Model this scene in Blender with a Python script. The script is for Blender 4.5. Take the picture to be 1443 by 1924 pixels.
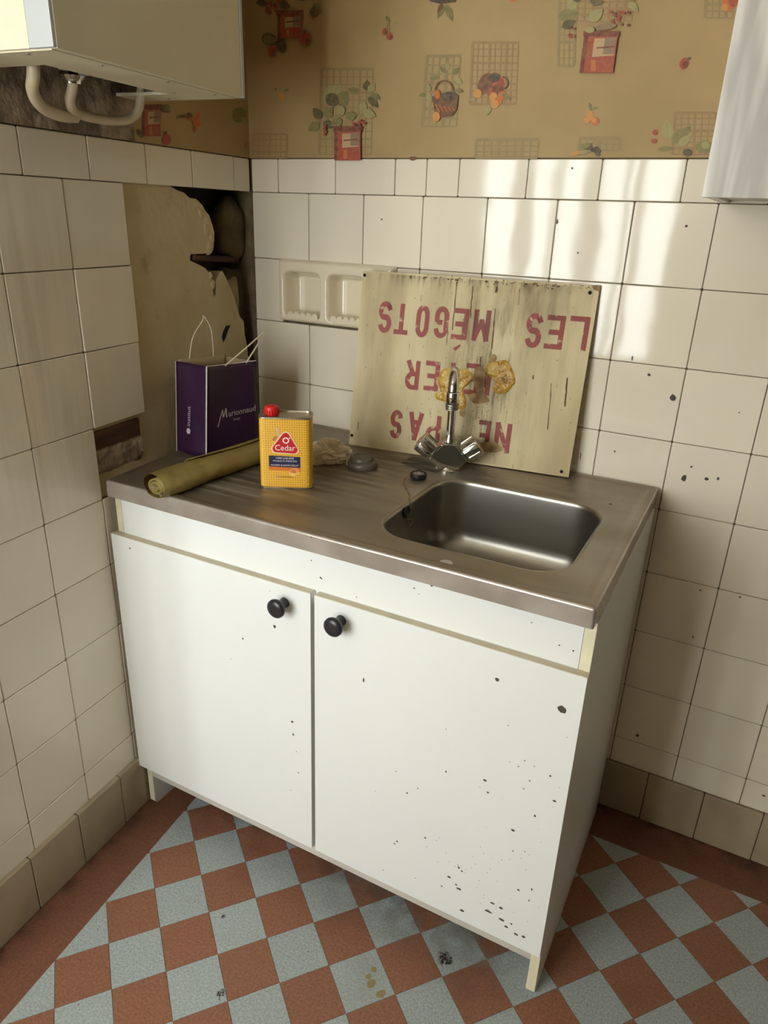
import bpy, bmesh, math, random
from mathutils import Vector, Matrix, noise
rnd = random.Random(7)
R = math.radians
scene = bpy.context.scene
for o in list(bpy.data.objects):
    bpy.data.objects.remove(o)
COL = scene.collection

# ------------------------------------------------------------------ camera
CAM = Vector((1.1952, -1.5506, 1.3980))
YAW, PITCH, ROLL, FPX = -0.4734, -0.3945, 0.0368, 1344.48
_f = Vector((math.sin(YAW)*math.cos(PITCH), math.cos(YAW)*math.cos(PITCH), math.sin(PITCH)))
_r0 = Vector((math.cos(YAW), -math.sin(YAW), 0)); _u0 = _r0.cross(_f)
_r = _r0*math.cos(ROLL) + _u0*math.sin(ROLL)
_u = -_r0*math.sin(ROLL) + _u0*math.cos(ROLL)
cd = bpy.data.cameras.new('camera'); cam = bpy.data.objects.new('camera', cd); COL.objects.link(cam)
cam.matrix_world = Matrix(((_r.x, _u.x, -_f.x, CAM.x), (_r.y, _u.y, -_f.y, CAM.y), (_r.z, _u.z, -_f.z, CAM.z), (0, 0, 0, 1)))
cd.sensor_fit = 'HORIZONTAL'; cd.sensor_width = 36; cd.lens = 36*FPX/1443; cd.clip_start = 0.02
scene.camera = cam

# ------------------------------------------------------------------ world, daylight, exposure
WIN_X0, WIN_X1, WIN_Z0, WIN_Z1, WIN_Y = -0.42, 0.68, 0.66, 2.12, -2.60
w = bpy.data.worlds.new('overcast_sky'); scene.world = w; w.use_nodes = True
w.node_tree.nodes['Background'].inputs[0].default_value = (0.955, 0.985, 1.0, 1)
w.node_tree.nodes['Background'].inputs[1].default_value = 18.5
pl = bpy.data.lights.new('daylight_portal', 'AREA'); pl.shape = 'RECTANGLE'
pl.size = WIN_X1-WIN_X0+0.1; pl.size_y = WIN_Z1-WIN_Z0+0.1; pl.cycles.is_portal = True
po = bpy.data.objects.new('daylight_portal', pl); COL.objects.link(po)
po.location = ((WIN_X0+WIN_X1)/2, WIN_Y-0.18, (WIN_Z0+WIN_Z1)/2); po.rotation_euler = (R(90), 0, 0)
vs = scene.view_settings
vs.view_transform = 'Standard'; vs.look = 'None'; vs.gamma = 1; vs.use_curve_mapping = False; vs.exposure = 0.0
try:
    scene.cycles.max_bounces = 10; scene.cycles.diffuse_bounces = 6; scene.cycles.sample_clamp_indirect = 6
    scene.cycles.use_denoising = True
except Exception:
    pass

# ------------------------------------------------------------------ geometry of the corner
SKEW = 0.0748                                # the left wall is not square to the back wall
LX = Vector((math.sin(SKEW), -math.cos(SKEW), 0)); LN = Vector((math.cos(SKEW), math.sin(SKEW), 0))
LROT = SKEW - math.pi/2
def LW(s, off, z): return LX*s + LN*off + Vector((0, 0, z))
def BW(x, off, z): return Vector((x, -off, z))
Z9, PITCH_Z, ZP, ZT = 0.2206, 0.152, 0.145, 1.5105
def zrow(r): return Z9 + PITCH_Z*(9-r)      # lower edge of tile row r (1 = cut row on top)
def ray(px, py): return _r*((px-721.5)/FPX) - _u*((py-962)/FPX) + _f
def on_plane(px, py, p0, n):
    d = ray(px, py); return CAM + d*((p0-CAM).dot(n)/d.dot(n))
def on_y(px, py, y=0.0): return on_plane(px, py, Vector((0, y, 0)), Vector((0, 1, 0)))
def on_z(px, py, z): return on_plane(px, py, Vector((0, 0, z)), Vector((0, 0, 1)))
def on_x(px, py, x): return on_plane(px, py, Vector((x, 0, 0)), Vector((1, 0, 0)))
def on_left(px, py, off=0.0): return on_plane(px, py, LN*off, LN)
def left_sz(px, py, off=0.0):
    p = on_left(px, py, off); return p.dot(LX), p.z

# ------------------------------------------------------------------ materials
def srgb(r, g, b):
    def c(v):
        v /= 255.0
        return v/12.92 if v <= .04045 else ((v+.055)/1.055)**2.4
    return (c(r), c(g), c(b), 1)
MATS = {}
def mat(name, col, rough=.5, metal=0.0, var=0.0, vscale=8.0, col2=None, spots=None, bump=0.0, bscale=60.0,
        rvar=0.0, coat=0.0, objvar=0.0, spec=.5, stretch=None, trans=0.0, wave=0.0):
    m = bpy.data.materials.new(name); m.use_nodes = True; MATS[name] = m
    nt = m.node_tree; N = nt.nodes; L = nt.links; b = N['Principled BSDF']
    b.inputs['Base Color'].default_value = col; b.inputs['Roughness'].default_value = rough
    b.inputs['Metallic'].default_value = metal; b.inputs['Specular IOR Level'].default_value = spec
    if coat: b.inputs['Coat Weight'].default_value = coat; b.inputs['Coat Roughness'].default_value = .03
    if trans: b.inputs['Transmission Weight'].default_value = trans
    g = N.new('ShaderNodeNewGeometry'); src = g.outputs['Position']
    if stretch:
        mp = N.new('ShaderNodeMapping'); mp.inputs['Scale'].default_value = stretch; L.new(src, mp.inputs['Vector']); src = mp.outputs['Vector']
    cur = None
    def setc(): return cur if cur is not None else None
    if col2 is not None or var:
        n = N.new('ShaderNodeTexNoise'); n.inputs['Scale'].default_value = vscale; n.inputs['Detail'].default_value = 5; L.new(src, n.inputs['Vector'])
        r = N.new('ShaderNodeValToRGB'); c2 = col2 if col2 is not None else tuple(x*(1-var) for x in col[:3])+(1,)
        r.color_ramp.elements[0].position = .38; r.color_ramp.elements[1].position = .66
        r.color_ramp.elements[0].color = c2; r.color_ramp.elements[1].color = col
        L.new(n.outputs['Fac'], r.inputs['Fac']); cur = r.outputs['Color']
        if rvar:
            mr = N.new('ShaderNodeMapRange'); mr.inputs['To Min'].default_value = rough+rvar; mr.inputs['To Max'].default_value = rough-rvar*.3
            L.new(n.outputs['Fac'], mr.inputs['Value']); L.new(mr.outputs['Result'], b.inputs['Roughness'])
    if objvar:
        oi = N.new('ShaderNodeObjectInfo'); mr = N.new('ShaderNodeMapRange'); mr.inputs['To Min'].default_value = 1-objvar; mr.inputs['To Max'].default_value = 1+objvar*.4
        L.new(oi.outputs['Random'], mr.inputs['Value'])
        mx = N.new('ShaderNodeMix'); mx.data_type = 'RGBA'; mx.blend_type = 'MULTIPLY'; mx.inputs['Factor'].default_value = 1
        if cur is None: mx.inputs['A'].default_value = col
        else: L.new(cur, mx.inputs['A'])
        cb = N.new('ShaderNodeCombineColor'); [L.new(mr.outputs['Result'], cb.inputs[i]) for i in range(3)]
        L.new(cb.outputs['Color'], mx.inputs['B']); cur = mx.outputs['Result']
    if spots:
        for (sc, lo, hi, scol, fac) in spots:
            n = N.new('ShaderNodeTexNoise'); n.inputs['Scale'].default_value = sc; n.inputs['Detail'].default_value = 3; L.new(src, n.inputs['Vector'])
            mr = N.new('ShaderNodeMapRange'); mr.inputs['From Min'].default_value = lo; mr.inputs['From Max'].default_value = hi; mr.inputs['To Max'].default_value = fac
            L.new(n.outputs['Fac'], mr.inputs['Value'])
            mx = N.new('ShaderNodeMix'); mx.data_type = 'RGBA'; L.new(mr.outputs['Result'], mx.inputs['Factor'])
            if cur is None: mx.inputs['A'].default_value = col
            else: L.new(cur, mx.inputs['A'])
            mx.inputs['B'].default_value = scol; cur = mx.outputs['Result']
    if cur is not None: L.new(cur, b.inputs['Base Color'])
    prev = None
    for st, sc in ((bump, bscale), (wave, 9.0)):
        if st:
            n = N.new('ShaderNodeTexNoise'); n.inputs['Scale'].default_value = sc; n.inputs['Detail'].default_value = 4 if sc > 20 else 1
            L.new(src if st is bump else g.outputs['Position'], n.inputs['Vector'])
            bp = N.new('ShaderNodeBump'); bp.inputs['Strength'].default_value = 1; bp.inputs['Distance'].default_value = st
            L.new(n.outputs['Fac'], bp.inputs['Height'])
            if prev: L.new(prev, bp.inputs['Normal'])
            prev = bp.outputs['Normal']
    if prev: L.new(prev, b.inputs['Normal'])
    return m

CREAM = srgb(234, 224, 203)
mat('tile_cream', CREAM, .06, var=.06, vscale=3.0, objvar=.05, wave=.0006, bump=.000004, bscale=120, spec=.34,
    spots=[(2.2, .55, .8, srgb(214, 198, 164), .45)])
mat('tile_plinth', srgb(176, 160, 132), .30, var=.22, vscale=7, objvar=.08, wave=.0006)
mat('grout', srgb(112, 97, 72), .9, var=.4, vscale=30)
mat('masonry', srgb(62, 52, 40), .95, var=.55, vscale=14, bump=.012, bscale=18)
mat('plaster', srgb(206, 190, 152), .9, col2=srgb(190, 172, 132), vscale=7, bump=.0012, bscale=60,
    spots=[(16, .62, .75, srgb(140, 118, 84), .5)])
mat('plaster_rough', srgb(178, 160, 136), .95, col2=srgb(124, 108, 90), vscale=24, bump=.006, bscale=50)
mat('stone', srgb(112, 98, 66), .95, col2=srgb(74, 64, 44), vscale=14, bump=.005, bscale=40)
mat('stone_pale', srgb(170, 150, 118), .95, col2=srgb(136, 118, 90), vscale=18, bump=.004, bscale=50)
mat('old_wood', srgb(92, 62, 42), .85, col2=srgb(58, 38, 26), vscale=18, bump=.002, bscale=60, stretch=(1, .3, 4))
mat('dark_void', srgb(20, 16, 12), .95)
mat('wallpaper', srgb(174, 146, 98), .65, col2=srgb(162, 135, 88), vscale=5, bump=.0002, bscale=200)
mat('room_paint', srgb(236, 228, 210), .8, var=.06)
mat('low_bounce_brown', srgb(84, 70, 55), .7, var=.2, vscale=3)  # unseen right wall, brown kept dark to cut bounced light
mat('terracotta_border', srgb(124, 80, 58), .62, col2=srgb(106, 66, 46), vscale=200, bump=.0004, bscale=260, spots=[(6, .56, .75, srgb(90, 60, 46), .5)])
mat('terracotta', srgb(150, 102, 77), .62, col2=srgb(130, 85, 62), vscale=210, bump=.0004, bscale=260, objvar=.06,
    spots=[(6, .56, .75, srgb(112, 72, 54), .5)])
mat('grey_tile', srgb(174, 182, 180), .55, col2=srgb(146, 154, 152), vscale=230, bump=.0004, bscale=260, objvar=.07,
    spots=[(5, .58, .76, srgb(140, 138, 126), .5)])
mat('white_laminate', srgb(236, 237, 234), .38, var=.03, vscale=2.5)
mat('beige_edge', srgb(206, 194, 166), .55, var=.12, vscale=30)
mat('ivory_edge', srgb(236, 228, 196), .5, var=.10, vscale=25)
mat('grey_edge', srgb(206, 200, 190), .6, var=.12)
mat('black_plastic', srgb(40, 38, 42), .30)
mat('chip', srgb(92, 84, 74), .9, var=.4, vscale=300)
mat('steel_deck', srgb(170, 160, 146), .40, metal=.75, col2=srgb(148, 137, 121), vscale=5, rvar=.10, bump=.00003, bscale=200, stretch=(.6, 1.5, 1),
    spots=[(4, .56, .76, srgb(126, 114, 97), .5)])
mat('steel_basin', srgb(172, 168, 160), .33, metal=1.0, var=.12, vscale=14, bump=.00003, bscale=260, stretch=(.4, 2, 1))
mat('steel_lip', srgb(206, 198, 190), .26, metal=.6, col2=srgb(176, 166, 157), vscale=10, stretch=(1, 1, 1))
mat('chrome', srgb(214, 214, 212), .09, metal=1.0)
mat('chrome_matt', srgb(170, 165, 155), .45, metal=1.0)
mat('sign_paint', srgb(208, 192, 150), .6, col2=srgb(194, 176, 132), vscale=7,
    spots=[(3.2, .50, .66, srgb(164, 144, 106), .65), (9, .55, .75, srgb(160, 136, 96), .45), (60, .68, .76, srgb(84, 66, 44), .6)], stretch=(2.4, 1, .45), bump=.0003, bscale=90)
mat('sign_edge', srgb(70, 54, 38), .8)
mat('sign_red', srgb(146, 62, 54), .6, spots=[(70, .60, .70, srgb(205, 180, 140), .8), (14, .56, .72, srgb(112, 62, 50), .7)])
mat('glue', srgb(168, 122, 28), .25, col2=srgb(196, 160, 74), vscale=55, bump=.004, bscale=90, spots=[(24, .55, .7, srgb(128, 88, 20), .8)])
mat('rust_stain', srgb(120, 96, 62), .9, var=.4, vscale=60)
mat('soft_stain', srgb(176, 150, 106), .8, col2=srgb(132, 104, 68), vscale=55)
mat('ceramic', srgb(226, 214, 188), .14, coat=.3)
mat('bag_purple', srgb(54, 23, 58), .42, var=.2, vscale=12, bump=.0006, bscale=40)
mat('bag_inner', srgb(178, 160, 122), .8, var=.1)
mat('bag_white', srgb(222, 214, 202), .6)
mat('bag_print', srgb(196, 182, 192), .5)
mat('ribbon', srgb(226, 214, 190), .5)
mat('can_tin', srgb(196, 184, 164), .35, metal=1.0, var=.3, vscale=40)
mat('can_red', srgb(204, 28, 26), .45)
mat('label_red', srgb(190, 22, 32), .4)
mat('label_cream', srgb(238, 214, 176), .4)
mat('label_navy', srgb(28, 30, 66), .4)
mat('label_orange', srgb(214, 104, 44), .4)
mat('label_amber', srgb(226, 160, 60), .4)
mat('label_skin', srgb(200, 150, 96), .4)
mat('label_white', srgb(240, 230, 220), .4)
mat('olive_oilcloth', srgb(152, 136, 78), .5, col2=srgb(132, 114, 60), vscale=14, bump=.002, bscale=28)
mat('rag', srgb(244, 232, 204), .9, col2=srgb(228, 210, 174), vscale=30, bump=.002, bscale=50)
mat('rubber_grey', srgb(96, 88, 78), .42, var=.25, vscale=30)
mat('rubber_black', srgb(30, 27, 25), .5, var=.3, vscale=200)
mat('brass_chain', srgb(140, 120, 90), .4, metal=.9)
mat('casing_white', srgb(224, 216, 190), .35, var=.06)
mat('casing_trim', srgb(186, 188, 186), .4)
mat('casing_under', srgb(222, 212, 182), .6, var=.1, vscale=14)
mat('pipe_paint', srgb(206, 190, 158), .45, var=.1, vscale=30)
mat('lint', srgb(58, 50, 46), .95)
mat('stain_mustard', srgb(140, 124, 84), .7)
mat('window_paint', srgb(236, 232, 222), .45)
# can: honeycomb print
def can_material():
    m = bpy.data.materials.new('can_honeycomb'); m.use_nodes = True; MATS['can_honeycomb'] = m
    N = m.node_tree.nodes; L = m.node_tree.links; b = N['Principled BSDF']; b.inputs['Roughness'].default_value = .35
    tc = N.new('ShaderNodeTexCoord'); v = N.new('ShaderNodeTexVoronoi'); v.feature = 'DISTANCE_TO_EDGE'; v.inputs['Scale'].default_value = 210; v.inputs['Randomness'].default_value = .25
    L.new(tc.outputs['Object'], v.inputs['Vector'])
    r = N.new('ShaderNodeValToRGB'); r.color_ramp.elements[0].position = .04; r.color_ramp.elements[1].position = .30
    r.color_ramp.elements[0].color = srgb(232, 184, 74); r.color_ramp.elements[1].color = srgb(202, 142, 26)
    L.new(v.outputs['Distance'], r.inputs['Fac']); L.new(r.outputs['Color'], b.inputs['Base Color'])
can_material()
# white wall cupboard front with soft vertical stripes
def striped_material():
    m = bpy.data.materials.new('white_striped'); m.use_nodes = True; MATS['white_striped'] = m
    N = m.node_tree.nodes; L = m.node_tree.links; b = N['Principled BSDF']; b.inputs['Roughness'].default_value = .3
    g = N.new('ShaderNodeNewGeometry'); mp = N.new('ShaderNodeMapping'); mp.inputs['Scale'].default_value = (1, 1, .10)
    L.new(g.outputs['Position'], mp.inputs['Vector'])
    n = N.new('ShaderNodeTexNoise'); n.inputs['Scale'].default_value = 34; n.inputs['Detail'].default_value = 2; n.inputs['Distortion'].default_value = .4
    L.new(mp.outputs['Vector'], n.inputs['Vector'])
    r = N.new('ShaderNodeValToRGB'); r.color_ramp.elements[0].position = .36; r.color_ramp.elements[1].position = .62
    r.color_ramp.elements[0].color = srgb(178, 173, 165); r.color_ramp.elements[1].color = srgb(226, 222, 212)
    L.new(n.outputs['Fac'], r.inputs['Fac']); L.new(r.outputs['Color'], b.inputs['Base Color'])
striped_material()
# print: colours stored per face
def print_material():
    m = bpy.data.materials.new('printed_ink'); m.use_nodes = True; MATS['printed_ink'] = m
    N = m.node_tree.nodes; L = m.node_tree.links; b = N['Principled BSDF']; b.inputs['Roughness'].default_value = .6
    a = N.new('ShaderNodeAttribute'); a.attribute_name = 'ink'
    g = N.new('ShaderNodeNewGeometry'); n = N.new('ShaderNodeTexNoise'); n.inputs['Scale'].default_value = 120; n.inputs['Detail'].default_value = 4; L.new(g.outputs['Position'], n.inputs['Vector'])
    mr = N.new('ShaderNodeMapRange'); mr.inputs['From Min'].default_value = .35; mr.inputs['From Max'].default_value = .7; mr.inputs['To Min'].default_value = .72; L.new(n.outputs['Fac'], mr.inputs['Value'])
    mx = N.new('ShaderNodeMix'); mx.data_type = 'RGBA'; mx.inputs['A'].default_value = srgb(170, 142, 94)
    L.new(mr.outputs['Result'], mx.inputs['Factor']); L.new(a.outputs['Color'], mx.inputs['B']); L.new(mx.outputs['Result'], b.inputs['Base Color'])
print_material()
# floor base: same checker carried on beyond the built tiles
F_O = Vector((0.5246, -0.587)); F_E1 = Vector((.0782, -.0645)); F_E2 = Vector((.0653, .0775))
def floor_material():
    m = bpy.data.materials.new('floor_base'); m.use_nodes = True; MATS['floor_base'] = m
    N = m.node_tree.nodes; L = m.node_tree.links; b = N['Principled BSDF']; b.inputs['Roughness'].default_value = .6
    g = N.new('ShaderNodeNewGeometry'); mp = N.new('ShaderNodeMapping'); mp.vector_type = 'TEXTURE'
    mp.inputs['Location'].default_value = (F_O.x, F_O.y, -.5); mp.inputs['Rotation'].default_value = (0, 0, math.atan2(F_E1.y, F_E1.x)); mp.inputs['Scale'].default_value = (.10137, .10137, 1)
    L.new(g.outputs['Position'], mp.inputs['Vector'])
    c = N.new('ShaderNodeTexChecker'); c.inputs['Scale'].default_value = 1; c.inputs['Color1'].default_value = srgb(145, 97, 72); c.inputs['Color2'].default_value = srgb(160, 168, 166)
    L.new(mp.outputs['Vector'], c.inputs['Vector']); L.new(c.outputs['Color'], b.inputs['Base Color'])
floor_material()

# ------------------------------------------------------------------ mesh helpers
def new_obj(name, me, parent=None, loc=None, rotz=None, m=None, kind=None):
    if m and not me.materials: me.materials.append(MATS[m])
    o = bpy.data.objects.new(name, me); COL.objects.link(o)
    if parent: o.parent = parent
    if loc is not None: o.location = loc
    if rotz is not None: o.rotation_euler[2] = rotz
    if kind: o['kind'] = kind
    return o
def mk(name, bm, m, parent=None, smooth=None, **kw):
    bmesh.ops.recalc_face_normals(bm, faces=bm.faces)
    me = bpy.data.meshes.new(name); bm.to_mesh(me); bm.free()
    if smooth:
        for p in me.polygons: p.use_smooth = True
        me.set_sharp_from_angle(angle=R(smooth))
    return new_obj(name, me, parent, m=m, **kw)
def tag(o, label, cat=None, group=None, kind=None):
    o['label'] = label
    if cat: o['category'] = cat
    if group: o['group'] = group
    if kind: o['kind'] = kind
    return o
def thing(name, label, cat, loc=(0, 0, 0), rotz=0, group=None):
    o = bpy.data.objects.new(name, None); COL.objects.link(o); o.location = loc; o.rotation_euler[2] = rotz; o.empty_display_size = .05
    return tag(o, label, cat, group)
def box(bm, x0, x1, y0, y1, z0, z1, f=None):
    c = [(x0, y0, z0), (x1, y0, z0), (x1, y1, z0), (x0, y1, z0), (x0, y0, z1), (x1, y0, z1), (x1, y1, z1), (x0, y1, z1)]
    v = [bm.verts.new(f(*p) if f else p) for p in c]
    for q in ((3, 2, 1, 0), (4, 5, 6, 7), (0, 1, 5, 4), (1, 2, 6, 5), (2, 3, 7, 6), (3, 0, 4, 7)): bm.faces.new([v[i] for i in q])
    return v
def bbox(name, m, parent, x0, x1, y0, y1, z0, z1, bev=.0, f=None, seg=2):
    bm = bmesh.new(); box(bm, x0, x1, y0, y1, z0, z1, f)
    if bev: bmesh.ops.bevel(bm, geom=list(bm.edges), offset=bev, segments=seg, affect='EDGES', profile=.5)
    o = mk(name, bm, m, parent, smooth=40 if bev else None)
    if bev: wn_mod(o)
    return o
def wn_mod(o):
    md = o.modifiers.new('weighted', 'WEIGHTED_NORMAL'); md.keep_sharp = True
def loft(bm, rings, close=True, cap0=False, cap1=False):
    vs_ = [[bm.verts.new(p) for p in r] for r in rings]
    n = len(vs_[0])
    for a, b in zip(vs_[:-1], vs_[1:]):
        for i in range(n if close else n-1):
            j = (i+1) % n; bm.faces.new((a[i], a[j], b[j], b[i]))
    if cap0: bm.faces.new(vs_[0][::-1])
    if cap1: bm.faces.new(vs_[-1])
    return vs_
def tube(bm, pts, rad, seg=12, caps=True):
    pts = [Vector(p) for p in pts]; rads = rad if isinstance(rad, (list, tuple)) else [rad]*len(pts)
    rings = []; up = None
    for i, p in enumerate(pts):
        t = (pts[min(i+1, len(pts)-1)] - pts[max(i-1, 0)]).normalized()
        if up is None: up = t.orthogonal().normalized()
        up = (up - t*up.dot(t)); up = up.normalized() if up.length > 1e-6 else t.orthogonal().normalized()
        s = t.cross(up)
        rings.append([p + (up*math.cos(a) + s*math.sin(a))*rads[i] for a in [2*math.pi*k/seg for k in range(seg)]])
    return loft(bm, rings, True, caps, caps)
def spline(pts, n=8):
    pts = [Vector(p) for p in pts]; out = []
    for i in range(len(pts)-1):
        p0 = pts[max(i-1, 0)]; p1 = pts[i]; p2 = pts[i+1]; p3 = pts[min(i+2, len(pts)-1)]
        for k in range(n):
            t = k/n
            out.append(.5*((2*p1)+(-p0+p2)*t+(2*p0-5*p1+4*p2-p3)*t*t+(-p0+3*p1-3*p2+p3)*t**3))
    out.append(pts[-1]); return out
def lathe(bm, prof, seg=24, M=None):
    rings = [[(M @ Vector((r*math.cos(2*math.pi*k/seg), r*math.sin(2*math.pi*k/seg), z))) if M else Vector((r*math.cos(2*math.pi*k/seg), r*math.sin(2*math.pi*k/seg), z)) for k in range(seg)] for r, z in prof]
    return loft(bm, rings, True, True, True)
def rrect(x0, x1, y0, y1, r, n=6):
    out = []
    for cx, cy, a0 in ((x1-r, y1-r, 0), (x0+r, y1-r, 90), (x0+r, y0+r, 180), (x1-r, y0+r, 270)):
        for k in range(n+1):
            a = R(a0+90*k/n); out.append((cx+r*math.cos(a), cy+r*math.sin(a)))
    return out
def slab(bm, pts, nvec):
    """extrude a planar polygon (world points) along nvec (negative side), closed"""
    a = [bm.verts.new(p) for p in pts]; b = [bm.verts.new(Vector(p)-nvec) for p in pts]
    bm.faces.new(a); bm.faces.new(b[::-1]); n = len(a)
    for i in range(n): bm.faces.new((a[i], b[i], b[(i+1) % n], a[(i+1) % n]))

# ------------------------------------------------------------------ flat print helper (ink polygons lying on a surface)
class Print:
    def __init__(self, place, eps=.00012):
        self.place = place; self.v = []; self.f = []; self.c = []; self.k = 0; self.eps = eps
    def poly(self, col, pts):
        self.k += 1; i = len(self.v)
        self.v += [self.place(x, y, .0006+self.k*self.eps) for x, y in pts]; self.f.append(list(range(i, i+len(pts)))); self.c.append(col)
        return self
    def ell(self, col, x, y, rx, ry, rot=0, n=14):
        ca, sa = math.cos(R(rot)), math.sin(R(rot))
        return self.poly(col, [(x+rx*math.cos(t)*ca-ry*math.sin(t)*sa, y+rx*math.cos(t)*sa+ry*math.sin(t)*ca) for t in [2*math.pi*k/n for k in range(n)]])
    def leaf(self, col, x, y, ln, wd, ang):
        ca, sa = math.cos(R(ang)), math.sin(R(ang)); p = []
        for t in (0, .15, .35, .6, .82, 1): p.append((t*ln, wd*.5*math.sin(math.pi*t**.8)))
        for t in (.82, .6, .35, .15): p.append((t*ln, -wd*.5*math.sin(math.pi*t**.8)))
        self.poly(col, [(x+a*ca-b*sa, y+a*sa+b*ca) for a, b in p])
        d = tuple(max(0, c*.62) for c in col[:3])+(1,)
        self.poly(d, [(x, y), (x+ln*.9*ca-.6*sa, y+ln*.9*sa+.6*ca), (x+ln*.9*ca+.6*sa, y+ln*.9*sa-.6*ca)]); return self
    def line(self, col, x0, y0, x1, y1, w):
        dx, dy = x1-x0, y1-y0; l = math.hypot(dx, dy) or 1; nx, ny = -dy/l*w/2, dx/l*w/2
        return self.poly(col, [(x0+nx, y0+ny), (x1+nx, y1+ny), (x1-nx, y1-ny), (x0-nx, y0-ny)])
    def plaid(self, col, x0, y0, x1, y1, nx, ny, sl=0.0, w=2.2):
        k0 = self.k; w *= 1.6
        for i in range(nx):
            self.k = k0; x = x0+(x1-x0)*i/(nx-1); self.line(col, x+rnd.uniform(-1, 1), y0, x+sl, y1, w*(1.7 if i % 3 == 0 else .8))
        for j in range(ny):
            self.k = k0+1; y = y0+(y1-y0)*j/(ny-1); s = sl*j/(ny-1); self.line(col, x0+s, y, x1+s, y+rnd.uniform(-1, 1), w*(1.7 if j % 3 == 0 else .8))
        self.k = k0+2; return self
    def build(self, name, parent, m='printed_ink'):
        me = bpy.data.meshes.new(name); me.from_pydata(self.v, [], self.f); me.update()
        at = me.color_attributes.new('ink', 'FLOAT_COLOR', 'CORNER'); i = 0
        for f, c in zip(self.f, self.c):
            for _ in f: at.data[i].color = c; i += 1
        return new_obj(name, me, parent, m=m)

# thin dirt film: grid with a falloff, broken up by noise
def film_material(name, col, stretch, scale, lo, hi, rough=.8):
    m = bpy.data.materials.new(name); m.use_nodes = True; MATS[name] = m; N = m.node_tree.nodes; L = m.node_tree.links; b = N['Principled BSDF']
    b.inputs['Base Color'].default_value = col; b.inputs['Roughness'].default_value = rough
    g = N.new('ShaderNodeNewGeometry'); mp = N.new('ShaderNodeMapping'); mp.inputs['Scale'].default_value = stretch; L.new(g.outputs['Position'], mp.inputs['Vector'])
    n = N.new('ShaderNodeTexNoise'); n.inputs['Scale'].default_value = scale; n.inputs['Detail'].default_value = 6; L.new(mp.outputs['Vector'], n.inputs['Vector'])
    mr = N.new('ShaderNodeMapRange'); mr.inputs['From Min'].default_value = lo; mr.inputs['From Max'].default_value = hi; L.new(n.outputs['Fac'], mr.inputs['Value'])
    a = N.new('ShaderNodeAttribute'); a.attribute_name = 'cover'; mu = N.new('ShaderNodeMath'); mu.operation = 'MULTIPLY'
    L.new(mr.outputs['Result'], mu.inputs[0]); L.new(a.outputs['Fac'], mu.inputs[1]); L.new(mu.outputs[0], b.inputs['Alpha'])
film_material('film_sign', srgb(104, 84, 56), (3, 1, .8), 9, .40, .70)
film_material('film_sign_fine', srgb(64, 52, 38), (9, 1, 1.0), 16, .52, .66)
film_material('film_tile', srgb(150, 122, 74), (9, 9, .5), 6, .40, .70, .3)
film_material('film_dust', srgb(150, 142, 130), (1, 1, 1), 26, .38, .66)
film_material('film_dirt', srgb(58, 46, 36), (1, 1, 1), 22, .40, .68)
film_material('film_lime', srgb(206, 198, 184), (.8, 3, 1), 12, .46, .68, .5)
film_material('film_deck', srgb(66, 56, 44), (.8, 3.2, 1), 10, .44, .66, .4)
def film(name, m, place, cover, parent, nu=24, nv=24):
    vs2 = []; fs = []; cs = []
    for i in range(nu+1):
        for j in range(nv+1):
            u, v = i/nu, j/nv; vs2.append(place(u, v)); cs.append(cover(u, v))
    for i in range(nu):
        for j in range(nv): a = i*(nv+1)+j; fs.append((a, a+nv+1, a+nv+2, a+1))
    me = bpy.data.meshes.new(name); me.from_pydata(vs2, [], fs); me.update()
    at = me.attributes.new('cover', 'FLOAT', 'POINT')
    for k, c in enumerate(cs): at.data[k].value = max(0, min(1, c))
    return new_obj(name, me, parent, m=m)
def soft(u, e=.2): return max(0, min(1, min(u, 1-u)/e))
# ------------------------------------------------------------------ setting: floor
def clip(poly, a, b, c):          # keep a*x+b*y<=c
    out = []
    for i in range(len(poly)):
        p, q = poly[i], poly[(i+1) % len(poly)]; dp = a*p[0]+b*p[1]-c; dq = a*q[0]+b*q[1]-c
        if dp <= 0: out.append(p)
        if (dp < 0 < dq) or (dq < 0 < dp):
            t = dp/(dp-dq); out.append((p[0]+(q[0]-p[0])*t, p[1]+(q[1]-p[1])*t))
    return out
FLOOR_TOP = 0.0
floor = bbox('floor', 'floor_base', None, -1.1, 2.45, -2.7, .2, -.12, -.0015)
tag(floor, 'terracotta and pale grey checkered tile floor', None, None, 'structure')
BX0, BY0, BX1, BY1 = .168, -.686, .2143, -1.109        # inner edge of the brown border along the left wall
slope = (BX1-BX0)/(BY1-BY0)                            # x = BX0 + slope*(y-BY0)
BACK_Y = -.117
def bleft(y): return BX0+slope*(y-BY0)
def prism_obj(name, pts, m, parent, z0=-.0015, z1=0.0, bev=.0):
    bm = bmesh.new(); slab(bm, [Vector((x, y, z1)) for x, y in pts], Vector((0, 0, z1-z0)))
    return mk(name, bm, m, parent)
prism_obj('border_strip', [(LW(0, 0, 0).x, BACK_Y), (bleft(BACK_Y), BACK_Y), (bleft(-1.4), -1.4), (LW(1.4, 0, 0).x, -1.4)], 'terracotta_border', floor)
prism_obj('border_strip', [(0, 0), (2.2, 0), (2.2, BACK_Y), (0, BACK_Y)], 'terracotta_border', floor)
tile_me = {}
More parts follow.
